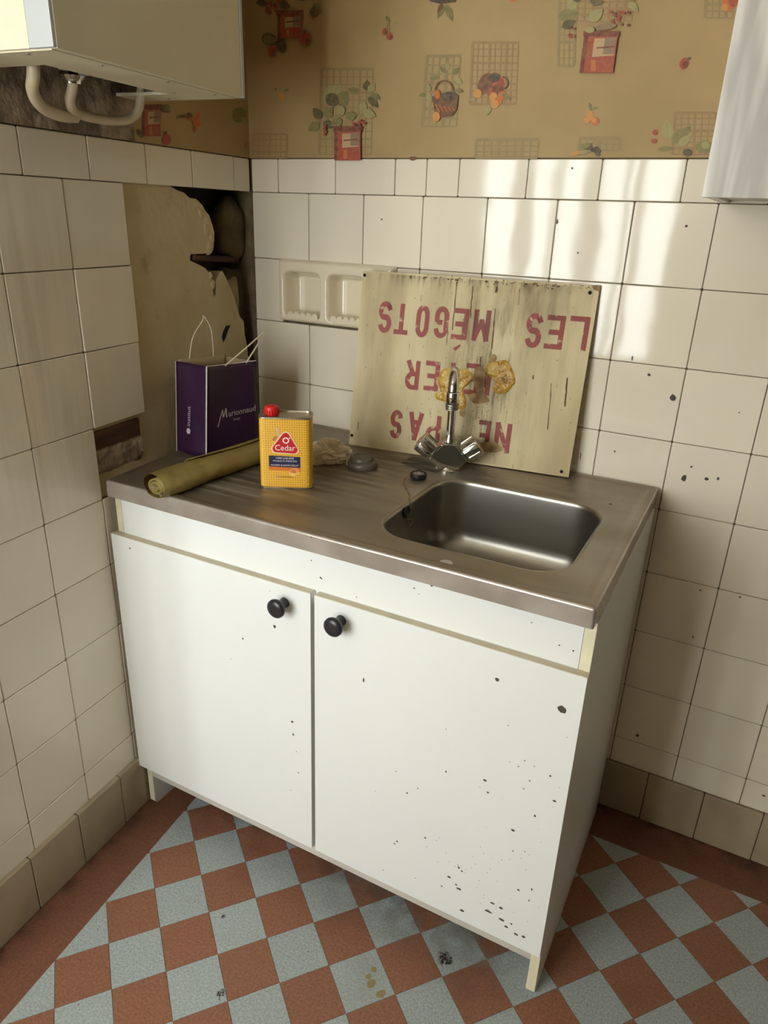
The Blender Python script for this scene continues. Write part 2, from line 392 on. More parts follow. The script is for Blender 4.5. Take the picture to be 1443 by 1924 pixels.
def full_tile(kind):
    if kind not in tile_me:
        bm = bmesh.new(); g = .0005; s = .10137/2-g
        r0 = [Vector((x, y, -.0015)) for x, y in ((-s, -s), (s, -s), (s, s), (-s, s))]
        r1 = [Vector((x, y, -.0003)) for x, y in ((-s, -s), (s, -s), (s, s), (-s, s))]; t = s-.0005
        r2 = [Vector((x, y, 0)) for x, y in ((-t, -t), (t, -t), (t, t), (-t, t))]
        loft(bm, [r0, r1, r2], True, False, True); bmesh.ops.recalc_face_normals(bm, faces=bm.faces)
        me = bpy.data.meshes.new('floor_tile'); bm.to_mesh(me); bm.free(); me.materials.append(MATS[kind]); tile_me[kind] = me
    return tile_me[kind]
frot = math.atan2(F_E1.y, F_E1.x)
for i in range(-22, 22):
    for j in range(-22, 22):
        o = F_O+F_E1*i+F_E2*j; c = o+(F_E1+F_E2)/2
        if c.x > 1.78 or c.y < -1.22 or c.x < .05 or c.y > -.05: continue
        if .2 < c.x < .95 and c.y > -.40: continue                 # nothing of these shows under the cabinet
        kind = 'grey_tile' if (i+j) % 2 == 0 else 'terracotta'
        P = [tuple(o), tuple(o+F_E1), tuple(o+F_E1+F_E2), tuple(o+F_E2)]
        Q = clip(P, 0, 1, BACK_Y); Q = clip(Q, -1, slope, slope*BY0-BX0) if len(Q) > 2 else Q
        if len(Q) < 3: continue
        ar = abs(sum(Q[k][0]*Q[(k+1) % len(Q)][1]-Q[(k+1) % len(Q)][0]*Q[k][1] for k in range(len(Q))))/2
        if ar < .0002: continue
        dz = rnd.uniform(0, .00025)
        if ar > .01026:
            new_obj('floor_tile', full_tile(kind), floor, (c.x, c.y, dz), frot)
        else:
            cx = sum(p[0] for p in Q)/len(Q); cy = sum(p[1] for p in Q)/len(Q)
            prism_obj('floor_tile', [(p[0]+(cx-p[0])*.01, p[1]+(cy-p[1])*.01) for p in Q], kind, floor, z1=dz)

# ------------------------------------------------------------------ setting: back wall and its tiles
bm = bmesh.new()
for a_, b_, c_, d_ in ((-.2, .096, -.02, 2.5), (.404, 2.45, -.02, 2.5), (.096, .404, -.02, 1.143), (.096, .404, 1.282, 2.5)): box(bm, a_, b_, .0055, .2, c_, d_)
box(bm, .096, .404, .05, .2, 1.143, 1.282)
wall_back = mk('wall_back', bm, 'grout')
tag(wall_back, 'back wall, cream glazed tiles below fruit-print wallpaper', None, None, 'structure')
tmesh = {}
def tile_mesh(w_, h_, m, t=.0055, g=.0008, cr=.0022):
    if m == 'tile_plinth': t = .017
    key = (round(w_, 4), round(h_, 4), m)
    if key not in tmesh:
        bm = bmesh.new(); a, b = w_/2-g, h_/2-g; e = .0014
        def ring(a, b, y, c): return [Vector((x, y, z)) for x, z in ((-a+c, -b), (a-c, -b), (a, -b+c), (a, b-c), (a-c, b), (-a+c, b), (-a, b-c), (-a, -b+c))]
        loft(bm, [ring(a, b, -t, cr), ring(a, b, -e*.7, cr), ring(a-e, b-e, 0, cr)], True, False, True)
        bmesh.ops.recalc_face_normals(bm, faces=bm.faces)
        me = bpy.data.meshes.new('wall_tile'); bm.to_mesh(me); bm.free(); me.materials.append(MATS[m]); tmesh[key] = me
    return tmesh[key]
def put_tile(wall, u0, u1, z0, z1, m='tile_cream', off=0.0, jit=1.0, name='wall_tile'):
    o = new_obj(name, tile_mesh(u1-u0, z1-z0, m), wall)
    u, z = (u0+u1)/2, (z0+z1)/2; d = off+rnd.uniform(-.0006, .0003)*jit
    left = wall.name.startswith('wall_left')
    o.location = LW(u, d, z) if left else BW(u, d, z)
    o.rotation_euler = (R(rnd.uniform(-.25, .25))*jit, R(rnd.uniform(-.12, .12))*jit, (LROT if left else math.pi)+R(rnd.uniform(-.25, .25))*jit)
    return o
XB = [0.004]+[.0196+.1497*k for k in range(1, 14)]
for k in range(13):
    for r in range(2, 10):
        x0, x1 = XB[k], XB[k+1]
        if x0 > .12 and x1 < .98 and zrow(r-1) < .78: continue     # hidden behind the sink cabinet
        if r == 3 and k < 3:
            if k == 0: x1 = .090
            elif k == 1: continue
            else: x0 = .411
        put_tile(wall_back, x0, x1, zrow(r), zrow(r-1))
    if not (XB[k] > .12 and XB[k+1] < .98):
        put_tile(wall_back, XB[k], XB[k+1], ZP, Z9)
X1 = [.004, .082, .2432, .3973, .4737, .5494, .699, .8464, .9997, 1.149, 1.299, 1.449, 1.599, 1.75, 1.90]
for a, b in zip(X1[:-1], X1[1:]): put_tile(wall_back, a, b, zrow(1), ZT)
x = 1.035
while x < 1.9: put_tile(wall_back, x, x+.1285, 0.001, ZP, 'tile_plinth', .006, name='plinth_tile'); x += .1287
# spots and flakes on the glazed tiles
def flake(bm, c, ux, uz, rx, rz, th, n=7):
    p = [c+ux*(rx*rnd.uniform(.6, 1.1)*math.cos(2*math.pi*k/n))+uz*(rz*rnd.uniform(.6, 1.1)*math.sin(2*math.pi*k/n)) for k in range(n)]
    slab(bm, [q+th for q in p], th*1.0)
bm = bmesh.new()
for px, py, rx, rz in ((1086, 475, 2, 2), (1047, 417, 1.5, 5), (1289, 425, 2.5, 2.5), (1264, 747, 6, 7), (1219, 704, 3, 3), (1188, 673, 1.5, 6), (1285, 898, 5, 7), (1328, 900, 4, 3),
                       (1349, 899, 2, 4), (1155, 848, 2, 2), (1299, 877, 2, 2), (1198, 1382, 3, 4), (1390, 1122, 2, 2), (1302, 1197, 1.5, 3), (1316, 1109, 2, 1.5), (1389, 775, 2, 1), (717, 412, 1.5, 1.5), (1075, 316, 2, 2), (1435, 1495, 3, 2)):
    c = on_y(px, py, -.0008); s = (c-CAM).length/FPX
    flake(bm, c, Vector((1, 0, 0)), Vector((0, 0, 1)), rx*s, rz*s, Vector((0, -.0004, 0)))
tag(mk('dirt_spot', bm, 'chip', wall_back), 'small dark dirt specks on the cream tiles', None, None, 'stuff')

# ------------------------------------------------------------------ setting: left wall, broken open near the corner
def lf(s, o, z): return LW(s, o, z)
wall_left = bbox('wall_left', 'masonry', None, -.02, 1.18, -.22, -.085, -.02, 2.5, f=lf)
tag(wall_left, 'left wall, cream glazed tiles with a broken open patch of plaster', None, None, 'structure')
S0, PS = .4416, .151
SA, SB = S0, S0+PS
bm = bmesh.new()
for s0, s1, z0, z1 in ((SB, 1.18, 0, ZT), (SA, SB, zrow(4)+.002, ZT), (SA, SB, 0, zrow(5)-.002), (0, SA, zrow(1)+.002, ZT), (0, SA, 0, zrow(5)-.002)):
    box(bm, s0, s1, -.086, -.0055, z0, z1, lf)
box(bm, -.02, 1.18, -.086, -.003, ZT, 2.5, lf)
mk('mortar_bed', bm, 'grout', wall_left)
def sz(*pts): return [left_sz(*p) for p in pts]
for r in range(2, 10):
    for k in range(-3, 5):
        s0, s1 = S0+PS*k, S0+PS*(k+1)
        if k < 0 and r <= 5: continue
        if k == 0 and r == 5: continue
        if k < 0 and r > 5: continue                          # behind the cabinet
        s1 = min(s1, 1.18)
        j = 2.2 if k == 0 and r < 5 else 1
        put_tile(wall_left, s0, s1, zrow(r), zrow(r-1), off=.002 if (k == 0 and r in (3, 4)) else 0, jit=j)
for k in range(0, 5): put_tile(wall_left, S0+PS*k, min(S0+PS*(k+1), 1.18), ZP, Z9)
S1 = [.002, .0685, .2246, .3721, .5257, .6747, .826, .977, 1.13, 1.18]
for a, b in zip(S1[:-1], S1[1:]): put_tile(wall_left, a, b, zrow(1), ZT)
s = .4005
while s < 1.17: put_tile(wall_left, s, min(s+.1285, 1.18), .001, ZP+.003, 'tile_plinth', .011, name='plinth_tile'); s += .1287
# plaster left in the broken patch: slab with a ragged right edge, real cavity behind
edge_px = [(325, 350), (340, 358), (352, 362), (362, 372), (374, 374), (386, 386), (391, 396), (398, 404), (404, 420), (409, 436), (409, 452), (407, 466), (400, 474), (388, 477), (364, 478), (363, 490),
           (376, 496), (384, 500), (392, 505), (399, 514), (402, 527), (405, 540), (408, 560), (412, 552), (411, 532), (418, 516), (424, 510), (431, 522), (438, 540), (446, 560), (452, 580), (456, 596), (463, 604), (466, 630), (470, 650), (474, 690), (477, 760), (479, 800)]
edge = []
for i, (px, py) in enumerate(edge_px):
    s_, z_ = left_sz(px, py)
    edge.append((s_+rnd.uniform(-.0015, .0015), z_))
edge[0] = (edge[0][0], zrow(1)+.001); edge.append((edge[-1][0], zrow(5)))
poly = [(SB+.002, zrow(5)), (SB+.002, zrow(4)), (SA, zrow(4)+.001), (SA, zrow(1)+.001)]+edge
bm = bmesh.new(); slab(bm, [LW(s_, -.009, z_) for s_, z_ in poly], LN*.030)
mk('plaster_patch', bm, 'plaster', wall_left)
# second, deeper coat that makes the broken edge crumbly
bm = bmesh.new()
e2 = [(s_-rnd.uniform(.002, .011), z_) for s_, z_ in edge]
poly2 = [(SA, zrow(5)), (SA, zrow(1)+.001)]+e2
slab(bm, [LW(s_, -.022, z_) for s_, z_ in poly2], LN*.045)
mk('plaster_undercoat', bm, 'plaster_rough', wall_left)
# crumbs of paler plaster along the edge
for (px, py, a) in ((388, 432, .016), (394, 462, .018), (378, 400, .012), (388, 415, .011), (398, 448, .012), (400, 535, .010), (396, 518, .008)):
    s_, z_ = left_sz(px, py, -.009); bm = bmesh.new()
    bmesh.ops.create_icosphere(bm, subdivisions=2, radius=1)
    for v in bm.verts:
        n = noise.noise(v.co*2.3+Vector((px, py, 0)))*.35+1; q = v.co*n
        v.co = LW(s_+q.x*a, -.012+q.y*.005, z_+q.z*a*1.2)
    mk('plaster_crumb', bm, 'plaster', wall_left, smooth=35)
def lump(name, m, parent, s_, z_, off, rs, ro, rz, seed, tilt=0):
    bm = bmesh.new(); bmesh.ops.create_icosphere(bm, subdivisions=3, radius=1)
    for v in bm.verts:
        n = 1+.22*noise.noise(v.co*1.4+Vector((seed, 0, 0)))+.08*noise.noise(v.co*4+Vector((seed, 3, 0)))
        q = Vector((math.copysign(abs(v.co.x)**.7, v.co.x), math.copysign(abs(v.co.y)**.7, v.co.y), math.copysign(abs(v.co.z)**.75, v.co.z)))*n
        v.co = LW(s_+q.x*rs+q.z*rz*tilt, off+q.y*ro, z_+q.z*rz)
    return mk(name, bm, m, parent, smooth=50)
s_, z_ = left_sz(437, 432, -.04); tag(lump('rubble_stone', 'stone', wall_left, s_, z_, -.055, .048, .030, .072, 1), 'brown rubble stone in the dark cavity')
s_, z_ = left_sz(440, 560, -.05); lump('rubble_stone', 'stone', wall_left, s_, z_, -.062, .050, .03, .075, 5)
s_, z_ = left_sz(430, 590, -.03); lump('rubble_stone', 'stone_pale', wall_left, s_, z_, -.045, .045, .025, .09, 9, -.25)
bm = bmesh.new(); p0 = LW(*[left_sz(361, 484, -.012)[0], -.010, left_sz(361, 484, -.012)[1]]); p1 = LW(left_sz(452, 492, -.04)[0], -.05, left_sz(440, 490, -.03)[1])
tube(bm, [p0, p0.lerp(p1, .5), p1], [.0065, .0075, .0075], 8); mk('wooden_peg', bm, 'old_wood', wall_left, smooth=50)
bm = bmesh.new()
sl = [left_sz(*p, -.0085) for p in ((425, 612), (433, 611), (428, 622), (424, 634), (420, 643), (417, 634), (420, 622))]
slab(bm, [LW(a, -.0082, b) for a, b in sl], LN*.003); mk('crack', bm, 'dark_void', wall_left)
# batten and rough mortar where a lower tile is gone
bm = bmesh.new(); box(bm, SA+.02, SB+.0, -.0085, -.002, .936, .972, lf)
bmesh.ops.subdivide_edges(bm, edges=list(bm.edges), cuts=4)
for v in bm.verts: v.co += LN*(noise.noise(v.co*60)*.002)+Vector((0, 0, noise.noise(v.co*45+Vector((5, 0, 0)))*.004))
mk('wooden_batten', bm, 'old_wood', wall_left)
bm = bmesh.new(); bmesh.ops.create_grid(bm, x_segments=16, y_segments=10, size=1)
for v in bm.verts:
    s_ = SA+.015+(v.co.x+1)/2*(SB-SA-.013); z_ = .878+(v.co.y+1)/2*.062; n = noise.noise(Vector((s_*50, z_*50, 2)))
    v.co = LW(s_, -.004+.004*n-.006*max(0, abs(v.co.y)-.7)/.3, z_)
mk('rough_mortar', bm, 'plaster_rough', wall_left, smooth=60)

# ------------------------------------------------------------------ wallpaper with its fruit print
wp = bbox('wallpaper', 'wallpaper', wall_back, .0, 2.35, -.0008, .0055, ZT+.0015, 2.5)
tag(wp, 'tan wallpaper printed with fruit pots, baskets and plaid')
wpl = bbox('wallpaper', 'wallpaper', wall_left, .0005, .40, -.003, .001, ZT+.0015, 2.5, f=lf)
def bm_exposed():
    bm = bmesh.new(); n = 40
    for k in range(n):
        for j in range(8): pass
    bmesh.ops.create_grid(bm, x_segments=60, y_segments=14, size=1)
    for v in bm.verts:
        s_ = .40+(v.co.x+1)/2*.77; z_ = ZT+.001+(v.co.y+1)/2*.30; v.co = LW(s_, .0015+.0035*noise.noise(Vector((s_*45, z_*45, 0)))+.002*noise.noise(Vector((s_*120, z_*120, 5))), z_)
    return bm
mk('bare_plaster', bm_exposed(), 'plaster_rough', wall_left, smooth=60)
def P_back(px, py, k): p = on_y(px, py, 0); return Vector((p.x, -.0008-k, p.z))
def P_left(px, py, k): p = on_left(px, py, 0); return p+LN*(k+.001)
RED = srgb(158, 56, 36); REDD = srgb(108, 34, 24); ORG = srgb(190, 98, 44); PEA = srgb(202, 136, 62)
GRN = srgb(122, 116, 66); GRD = srgb(78, 74, 42); GRP = srgb(156, 148, 96); GRY = srgb(136, 108, 86); PLD = srgb(150, 118, 77); PLG = srgb(144, 123, 82); BRN = srgb(104, 58, 34); DRK = srgb(62, 48, 40); PALE = srgb(188, 154, 116)
MOT = []
def motif(name, fn, place=P_back, parent=wp):
    p = Print(place); fn(p); o = p.build(name, parent); MOT.append(o); return o
def pot(p, x0, y0, x1, y1, sl=0):
    p.poly(RED, [(x0, y0), (x1, y0), (x1-sl, y1), (x0-sl, y1)])
    w_ = x1-x0; p.poly(REDD, [(x0-2, y0-6), (x1+2, y0-6), (x1+2, y0+4), (x0-2, y0+4)])
    p.poly(REDD, [(x0, y0), (x0+w_*.12, y0), (x0+w_*.12-sl, y1), (x0-sl, y1)])
    p.poly(PALE, [(x0+w_*.30, y0+8), (x1-w_*.05, y0+6), (x1-w_*.05-sl*.5, y0+(y1-y0)*.55), (x0+w_*.30-sl*.5, y0+(y1-y0)*.6)])
    p.poly(GRY, [(x0+w_*.62, y0+6), (x1-w_*.05, y0+6), (x1-w_*.05-sl*.5, y0+(y1-y0)*.52), (x0+w_*.62-sl*.5, y0+(y1-y0)*.52)])
    p.line(REDD, x0+w_*.36, y0+(y1-y0)*.36, x1-w_*.12, y0+(y1-y0)*.32, 2.5)
    p.poly(ORG, [(x0+w_*.35-sl, y0+(y1-y0)*.66), (x0+w_*.5-sl, y0+(y1-y0)*.66), (x0+w_*.5-sl, y1-3), (x0+w_*.35-sl, y1-3)])
def sprig(p, x, y, n, r, cols, a0=0, a1=360, ln=24, wd=15):
    for i in range(n):
        a = a0+(a1-a0)*i/max(1, n-1)+rnd.uniform(-14, 14); d = r*rnd.uniform(.25, 1)
        p.leaf(cols[i % len(cols)], x+d*math.cos(R(a)), y+d*math.sin(R(a)), ln*rnd.uniform(.8, 1.2), wd*rnd.uniform(.8, 1.2), a+rnd.uniform(-30, 30))
def berries(p, x, y, n, sx, sy, col, r=3):
    for i in range(n): p.ell(col if i % 3 else REDD, x+rnd.uniform(-sx, sx), y+rnd.uniform(-sy, sy), r, r, n=8)
def m_potA(p):
    sprig(p, 520, 6, 5, 18, [GRD, GRN], 180, 360, 24, 16); sprig(p, 585, 4, 4, 14, [GRD, GRN], 200, 380, 24, 16); berries(p, 515, 14, 9, 14, 12, RED, 4)
    pot(p, 524, 26, 570, 72); p.leaf(GRD, 590, 34, -24, 16, 100)
    p.ell(GRD, 508, 74, 14, 11, 15); p.ell(DRK, 531, 85, 9, 14, -20); p.leaf(GRN, 496, 74, 30, 14, 5); p.ell(RED, 514, 97, 8, 11, 10); p.ell(REDD, 517, 100, 4, 6); p.ell(RED, 577, 75, 11, 13, 10); p.ell(REDD, 581, 78, 5, 8); p.leaf(DRK, 574, 64, 9, 5, -60)
motif('printed_fruit_pot', m_potA)
def m_cherry(p):
    p.leaf(GRN, 726, 30, 14, 8, 60); p.leaf(GRP, 736, 48, 14, 7, -20); p.line(GRN, 732, 42, 725, 58, 1.2); p.line(GRN, 732, 42, 733, 66, 1.2)
    p.ell(RED, 724.5, 60, 5.5, 7, 15); p.ell(REDD, 726, 62, 2.5, 4); p.ell(RED, 733, 69, 6, 7, 10); p.ell(REDD, 735, 71, 3, 4)
motif('printed_cherries', m_cherry)
def m_ribbon(p):
    p.poly(DRK, [(805, -18), (862, -18), (858, 4), (830, 8), (808, 3)]); p.leaf(GRN, 834, 8, 30, 13, 112); p.leaf(GRN, 838, 8, 36, 14, 68); p.leaf(BRN, 832, 6, 22, 8, 115)
motif('printed_leaf_bow', m_ribbon)
def m_potB(p):
    p.plaid(PLG, 604, 130, 702, 290, 9, 12, -4, 1.7)
    p.leaf(GRP, 612, 196, 46, 34, -52); p.leaf(GRN, 636, 200, 34, 28, -60); p.leaf(GRD, 614, 178, 32, 26, 40)
    sprig(p, 690, 178, 6, 16, [GRN, GRD, GRP], -160, 100, 24, 16); sprig(p, 608, 226, 4, 10, [GRD, GRN], 60, 300, 24, 18); sprig(p, 650, 222, 3, 8, [GRN, GRP], 150, 330, 22, 16); p.leaf(GRP, 684, 210, 26, 18, 20)
    berries(p, 678, 232, 16, 12, 10, RED, 2.6); berries(p, 616, 245, 8, 4, 9, RED, 2.4); pot(p, 632, 244, 681, 302)
motif('printed_fruit_pot', m_potB)
def m_basket(p):
    p.plaid(PLG, 802, 106, 866, 238, 6, 9, -8, 2.2); sprig(p, 842, 146, 6, 18, [GRN, GRP], 180, 360, 18, 9); sprig(p, 806, 176, 3, 6, [GRP, GRN], 90, 300, 14, 9)
    pts = [(836+17*math.cos(t), 172+20*math.sin(t)) for t in [math.pi+math.pi*k/10 for k in range(11)]]
    for a, b in zip(pts[:-1], pts[1:]): p.line(BRN, a[0], a[1], b[0], b[1], 3)
    p.poly(BRN, [(814, 182), (826, 176), (850, 174), (863, 180), (860, 206), (852, 218), (832, 221), (818, 210)]); p.ell(DRK, 846, 182, 15, 9, -5)
    for i in range(5): p.line(ORG, 820+i*8, 196+i*2, 828+i*7, 212-i, 2)
    p.ell(ORG, 824, 178, 5, 9); p.ell(PEA, 822, 220, 7, 9); p.leaf(GRN, 858, 170, 14, 8, 10)
motif('printed_fruit_basket', m_basket)
def m_jug(p):
    p.plaid(PLD, 888, 80, 974, 196, 9, 10, -4, 1.7); p.ell(RED, 928, 160, 20, 22, 20); p.ell(BRN, 912, 158, 13, 22, 25); p.ell(DRK, 930, 146, 11, 9, -10); p.ell(REDD, 936, 168, 10, 10)
    for x, y, c in ((898, 176, PEA), (928, 182, PEA), (937, 190, ORG), (930, 196, PEA), (944, 180, ORG)): p.ell(c, x, y, 7.5, 8.5)
    p.leaf(GRN, 944, 176, 22, 9, 35); p.leaf(GRP, 922, 200, 18, 8, 110); p.leaf(GRP, 896, 186, 16, 6, 170); pts = [(946+9*math.cos(t), 156+11*math.sin(t)) for t in [-1.6+3.2*k/8 for k in range(9)]]
    for a, b in zip(pts[:-1], pts[1:]): p.line(BRN, a[0], a[1], b[0], b[1], 3)
motif('printed_fruit_jug', m_jug)
motif('printed_plaid', lambda p: p.plaid(PLG, 896, 263, 1012, 296, 9, 4, -2, 2))
motif('printed_plaid', lambda p: p.plaid(PLD, 476, 252, 540, 296, 7, 5, -1, 1.6))
def m_potC(p):
    p.plaid(PLG, 1052, -8, 1082, 124, 4, 10, -3, 1.8); p.plaid(PLD, 1086, -8, 1190, 40, 8, 5, -3, 1.8)
    p.leaf(GRN, 1050, 34, 40, 26, -15); p.leaf(GRD, 1056, 52, 30, 18, -25); p.leaf(GRP, 1072, 20, 26, 20, -70); sprig(p, 1100, 0, 5, 12, [GRD, GRN], -180, 0, 26, 18); p.leaf(GRP, 1108, 40, 34, 22, -40); sprig(p, 1180, 2, 3, 8, [GRP, GRN], -120, 40, 22, 14)
    berries(p, 1166, 36, 16, 18, 13, RED, 3); berries(p, 1076, 64, 7, 5, 12, RED, 2.6); pot(p, 1100, 66, 1163, 138, 10)
    p.ell(GRP, 1110, 58, 9, 6); p.ell(GRY, 1140, 52, 20, 6, -8)
motif('printed_fruit_pot', m_potC)
def m_straw(p): p.ell(RED, 1286, 120, 9, 12, 25); p.ell(REDD, 1288, 122, 5, 8, 25); p.leaf(GRD, 1290, 112, 10, 6, -20)
motif('printed_strawberry', m_straw)
def m_plum(p):
    p.leaf(GRN, 1110, 206, 14, 7, -100); p.leaf(GRN, 1112, 206, 13, 6, -20); p.line(GRN, 1110, 196, 1110, 214, 1.4)
    p.ell(PEA, 1109, 218, 6, 10, 10); p.ell(PEA, 1103, 226, 6, 5); p.ell(ORG, 1118, 228, 8, 8); p.ell(PEA, 1116, 226, 5, 5)
motif('printed_plums', m_plum)
def m_grape(p):
    p.plaid(PLG, 1090, 260, 1166, 282, 7, 3, -2, 2)
    for i in range(12): p.ell(DRK if i % 3 else GRD, 1116+rnd.uniform(-14, 14), 284+rnd.uniform(-7, 7), 4, 4, n=8)
    p.leaf(GRN, 1090, 278, 26, 10, -20); p.leaf(PEA, 1070, 292, 30, 8, -15); p.leaf(GRP, 1088, 288, 24, 8, -10)
motif('printed_grapes', m_grape)
def m_right(p):
    p.plaid(PLD, 1268, 212, 1345, 290, 7, 8, -4, 1.8); p.leaf(GRP, 1256, 262, 36, 24, -95); p.leaf(GRN, 1262, 270, 50, 22, -42); p.leaf(GRP, 1274, 274, 34, 16, -38); p.leaf(GRN, 1236, 281, 32, 10, -4)
    p.ell(GRN, 1322, 276, 15, 12); p.ell(GRP, 1326, 273, 8, 7); p.ell(DRK, 1292, 287, 9, 7); p.ell(RED, 1231, 249, 4.5, 5.5); p.ell(RED, 1229, 265, 6, 4.5)
motif('printed_leaves', m_right)
def m_topright(p): p.plaid(PLG, 1328, -30, 1380, 34, 5, 6, -3, 2.4); p.ell(ORG, 1368, 8, 12, 14); p.ell(RED, 1378, 2, 9, 12); p.ell(PEA, 1362, 14, 6, 7)
motif('printed_fruit', m_topright)
def m_pear(p): p.ell(PEA, 530, 182, 5, 9, -10); p.leaf(GRN, 534, 172, 12, 5, -25); p.ell(BRN, 519, 168, 2, 2)
motif('printed_pear', m_pear)
motif('printed_fruit', lambda p: p.ell(ORG, 965, -2, 8, 6))
motif('printed_fruit', lambda p: (p.ell(REDD, 776, 298, 6, 4), p.ell(BRN, 780, 297, 4, 3)))
def m_lpot(p):
    pot(p, 266, 202, 301, 256); p.leaf(GRD, 300, 200, 22, 14, 30); p.leaf(GRN, 310, 196, 18, 10, 60); p.ell(RED, 311, 262, 8, 11); p.leaf(DRK, 309, 252, 6, 5, -80); p.leaf(GRD, 256, 242, 20, 9, 60)
motif('printed_fruit_pot', m_lpot, P_left, wpl)
def m_lflower(p):
    p.leaf(ORG, 362, 232, 26, 9, -60); p.leaf(ORG, 364, 226, 20, 8, -160); p.leaf(BRN, 352, 218, 20, 7, 175); p.ell(BRN, 354, 217, 6, 5); p.ell(ORG, 368, 232, 8, 6); p.leaf(ORG, 366, 236, 14, 6, 100); p.leaf(GRN, 332, 224, 8, 5, -60)
motif('printed_flowers', m_lflower, P_left, wpl)
motif('printed_leaves', lambda p: (p.ell(GRN, 448, 216, 13, 15), p.leaf(GRP, 450, 222, 18, 8, 20), p.leaf(ORG, 462, 266, 12, 5, 100)), P_left, wpl)
# the same print goes on above the picture
for src, dx, dz in ((MOT[3], .28, .45), (MOT[4], -.33, .34), (MOT[5], .2, .40), (MOT[0], .75, .32), (MOT[1], .12, .27), (MOT[8], -.6, .30), (MOT[7], .55, .42), (MOT[9], -.5, .36), (MOT[0], .05, .42), (MOT[8], .12, .46)):
    c = src.copy(); COL.objects.link(c); c.parent = wp; c.location = (dx, 0, dz)

# ------------------------------------------------------------------ setting: the rest of the room, with the window behind the viewer
ceil = bbox('ceiling', 'room_paint', None, -1.1, 2.45, -2.75, .2, 2.5, 2.6); tag(ceil, 'plain pale ceiling', None, None, 'structure')
wr = bbox('wall_right', 'low_bounce_brown', None, 2.35, 2.5, -2.75, .2, -.02, 2.5); tag(wr, 'dark brown right wall', None, None, 'structure')
bm = bmesh.new()
box(bm, -1.1, WIN_X0, -2.78, WIN_Y, -.02, 2.5); box(bm, WIN_X1, 2.5, -2.78, WIN_Y, -.02, 2.5)
box(bm, WIN_X0, WIN_X1, -2.78, WIN_Y, -.02, WIN_Z0); box(bm, WIN_X0, WIN_X1, -2.78, WIN_Y, WIN_Z1, 2.5)
wf = mk('wall_front', bm, 'room_paint'); tag(wf, 'painted window wall behind the viewer', None, None, 'structure')
wa = bbox('wall_alcove', 'room_paint', None, -1.2, -1.0, -2.75, -1.0, -.02, 2.5); tag(wa, 'painted alcove wall beyond the left wall', None, None, 'structure')
p_ = LW(1.18, 0, 0)
wre = bbox('wall_return', 'room_paint', None, -1.1, p_.x-.002, -1.17, -1.02, -.02, 2.5); tag(wre, 'painted return at the end of the left wall', None, None, 'structure')
win = thing('window_1', 'white casement window behind the viewer', None, ((WIN_X0+WIN_X1)/2, WIN_Y-.06, WIN_Z0)); win['kind'] = 'structure'
ww, wh = (WIN_X1-WIN_X0)/2, WIN_Z1-WIN_Z0
def wbar(x0, x1, z0, z1, d=.02): return bbox('window_frame', 'window_paint', win, x0, x1, -d, d, z0, z1, .003)
wbar(-ww, -ww+.035, 0, wh); wbar(ww-.035, ww, 0, wh); wbar(-ww+.035, ww-.035, 0, .05); wbar(-ww+.035, ww-.035, wh-.04, wh)
cx = (WIN_X0+WIN_X1)/2
BARS = ((-.21, -.12), (-.005, .03), (.17, .28), (.375, .405), (.445, .50))
for a, b in BARS: wbar(a-cx, b-cx, .05, wh-.04)
gl = bpy.data.materials.new('pane_glass'); gl.use_nodes = True; MATS['pane_glass'] = gl
nt = gl.node_tree; nt.nodes.remove(nt.nodes['Principled BSDF']); tb = nt.nodes.new('ShaderNodeBsdfTransparent'); tb.inputs[0].default_value = (.96, .97, .96, 1)
nt.links.new(tb.outputs[0], nt.nodes['Material Output'].inputs[0])
for a, b in zip([WIN_X0+.035]+[q[1] for q in BARS], [q[0] for q in BARS]+[WIN_X1-.035]): bbox('window_pane', 'pane_glass', win, a-cx, b-cx, -.002, .002, .05, wh-.04)

# ------------------------------------------------------------------ sink cabinet
CX0, CX1 = .060, 1.062; CFY = -.572                      # body sides and front plane of the carcass
DZ0, DZ1, DFY = .128, .7535, -.590
ZS = .880                                                # top of the sink rim
cab = thing('sink_cabinet', 'white laminate under-sink cabinet with two doors and black knobs', 'cabinet', (.56, -.3, 0))
def cb(name, m, x0, x1, y0, y1, z0, z1, bev=.0008, parent=None):
    o = bbox(name, m, parent or cab, x0-.56, x1-.56, y0+.3, y1+.3, z0, z1, bev); return o
def side(x0, x1):
    bm = bmesh.new()
    # side panel with a rounded front toe
    prof = [(-.035, 0), (-.035, .842), (CFY, .842), (CFY, .012), (CFY+.004, .003), (CFY+.012, 0)]
    a = [bm.verts.new((x0-.56, y+.3, z)) for y, z in prof]; b = [bm.verts.new((x1-.56, y+.3, z)) for y, z in prof]
    bm.faces.new(a); bm.faces.new(b[::-1])
    for i in range(len(a)): bm.faces.new((a[i], a[(i+1) % len(a)], b[(i+1) % len(a)], b[i]))
    s_ = mk('side_panel', bm, 'white_laminate', cab)
    e = bbox('edge_band', 'ivory_edge', s_, x0-.56+.0005, x1-.56-.0005, CFY-.0012+.3, CFY+.3, .010, .842); return s_
sl_ = side(CX0, CX0+.016); sr_ = side(CX1-.018, CX1)
cb('fascia_panel', 'white_laminate', CX0+.0165, CX1-.0185, CFY-.001, CFY+.015, .735, .842)
cb('bottom_panel', 'grey_edge', CX0+.016, CX1-.018, CFY+.001, -.04, .116, .132)
cb('front_rail', 'grey_edge', CX0+.016, CX1-.018, CFY-.0005, CFY+.0160, .090, .1155)
cb('back_panel', 'white_laminate', CX0+.016, CX1-.018, -.045, -.04, .132, .84)
MID = .5625
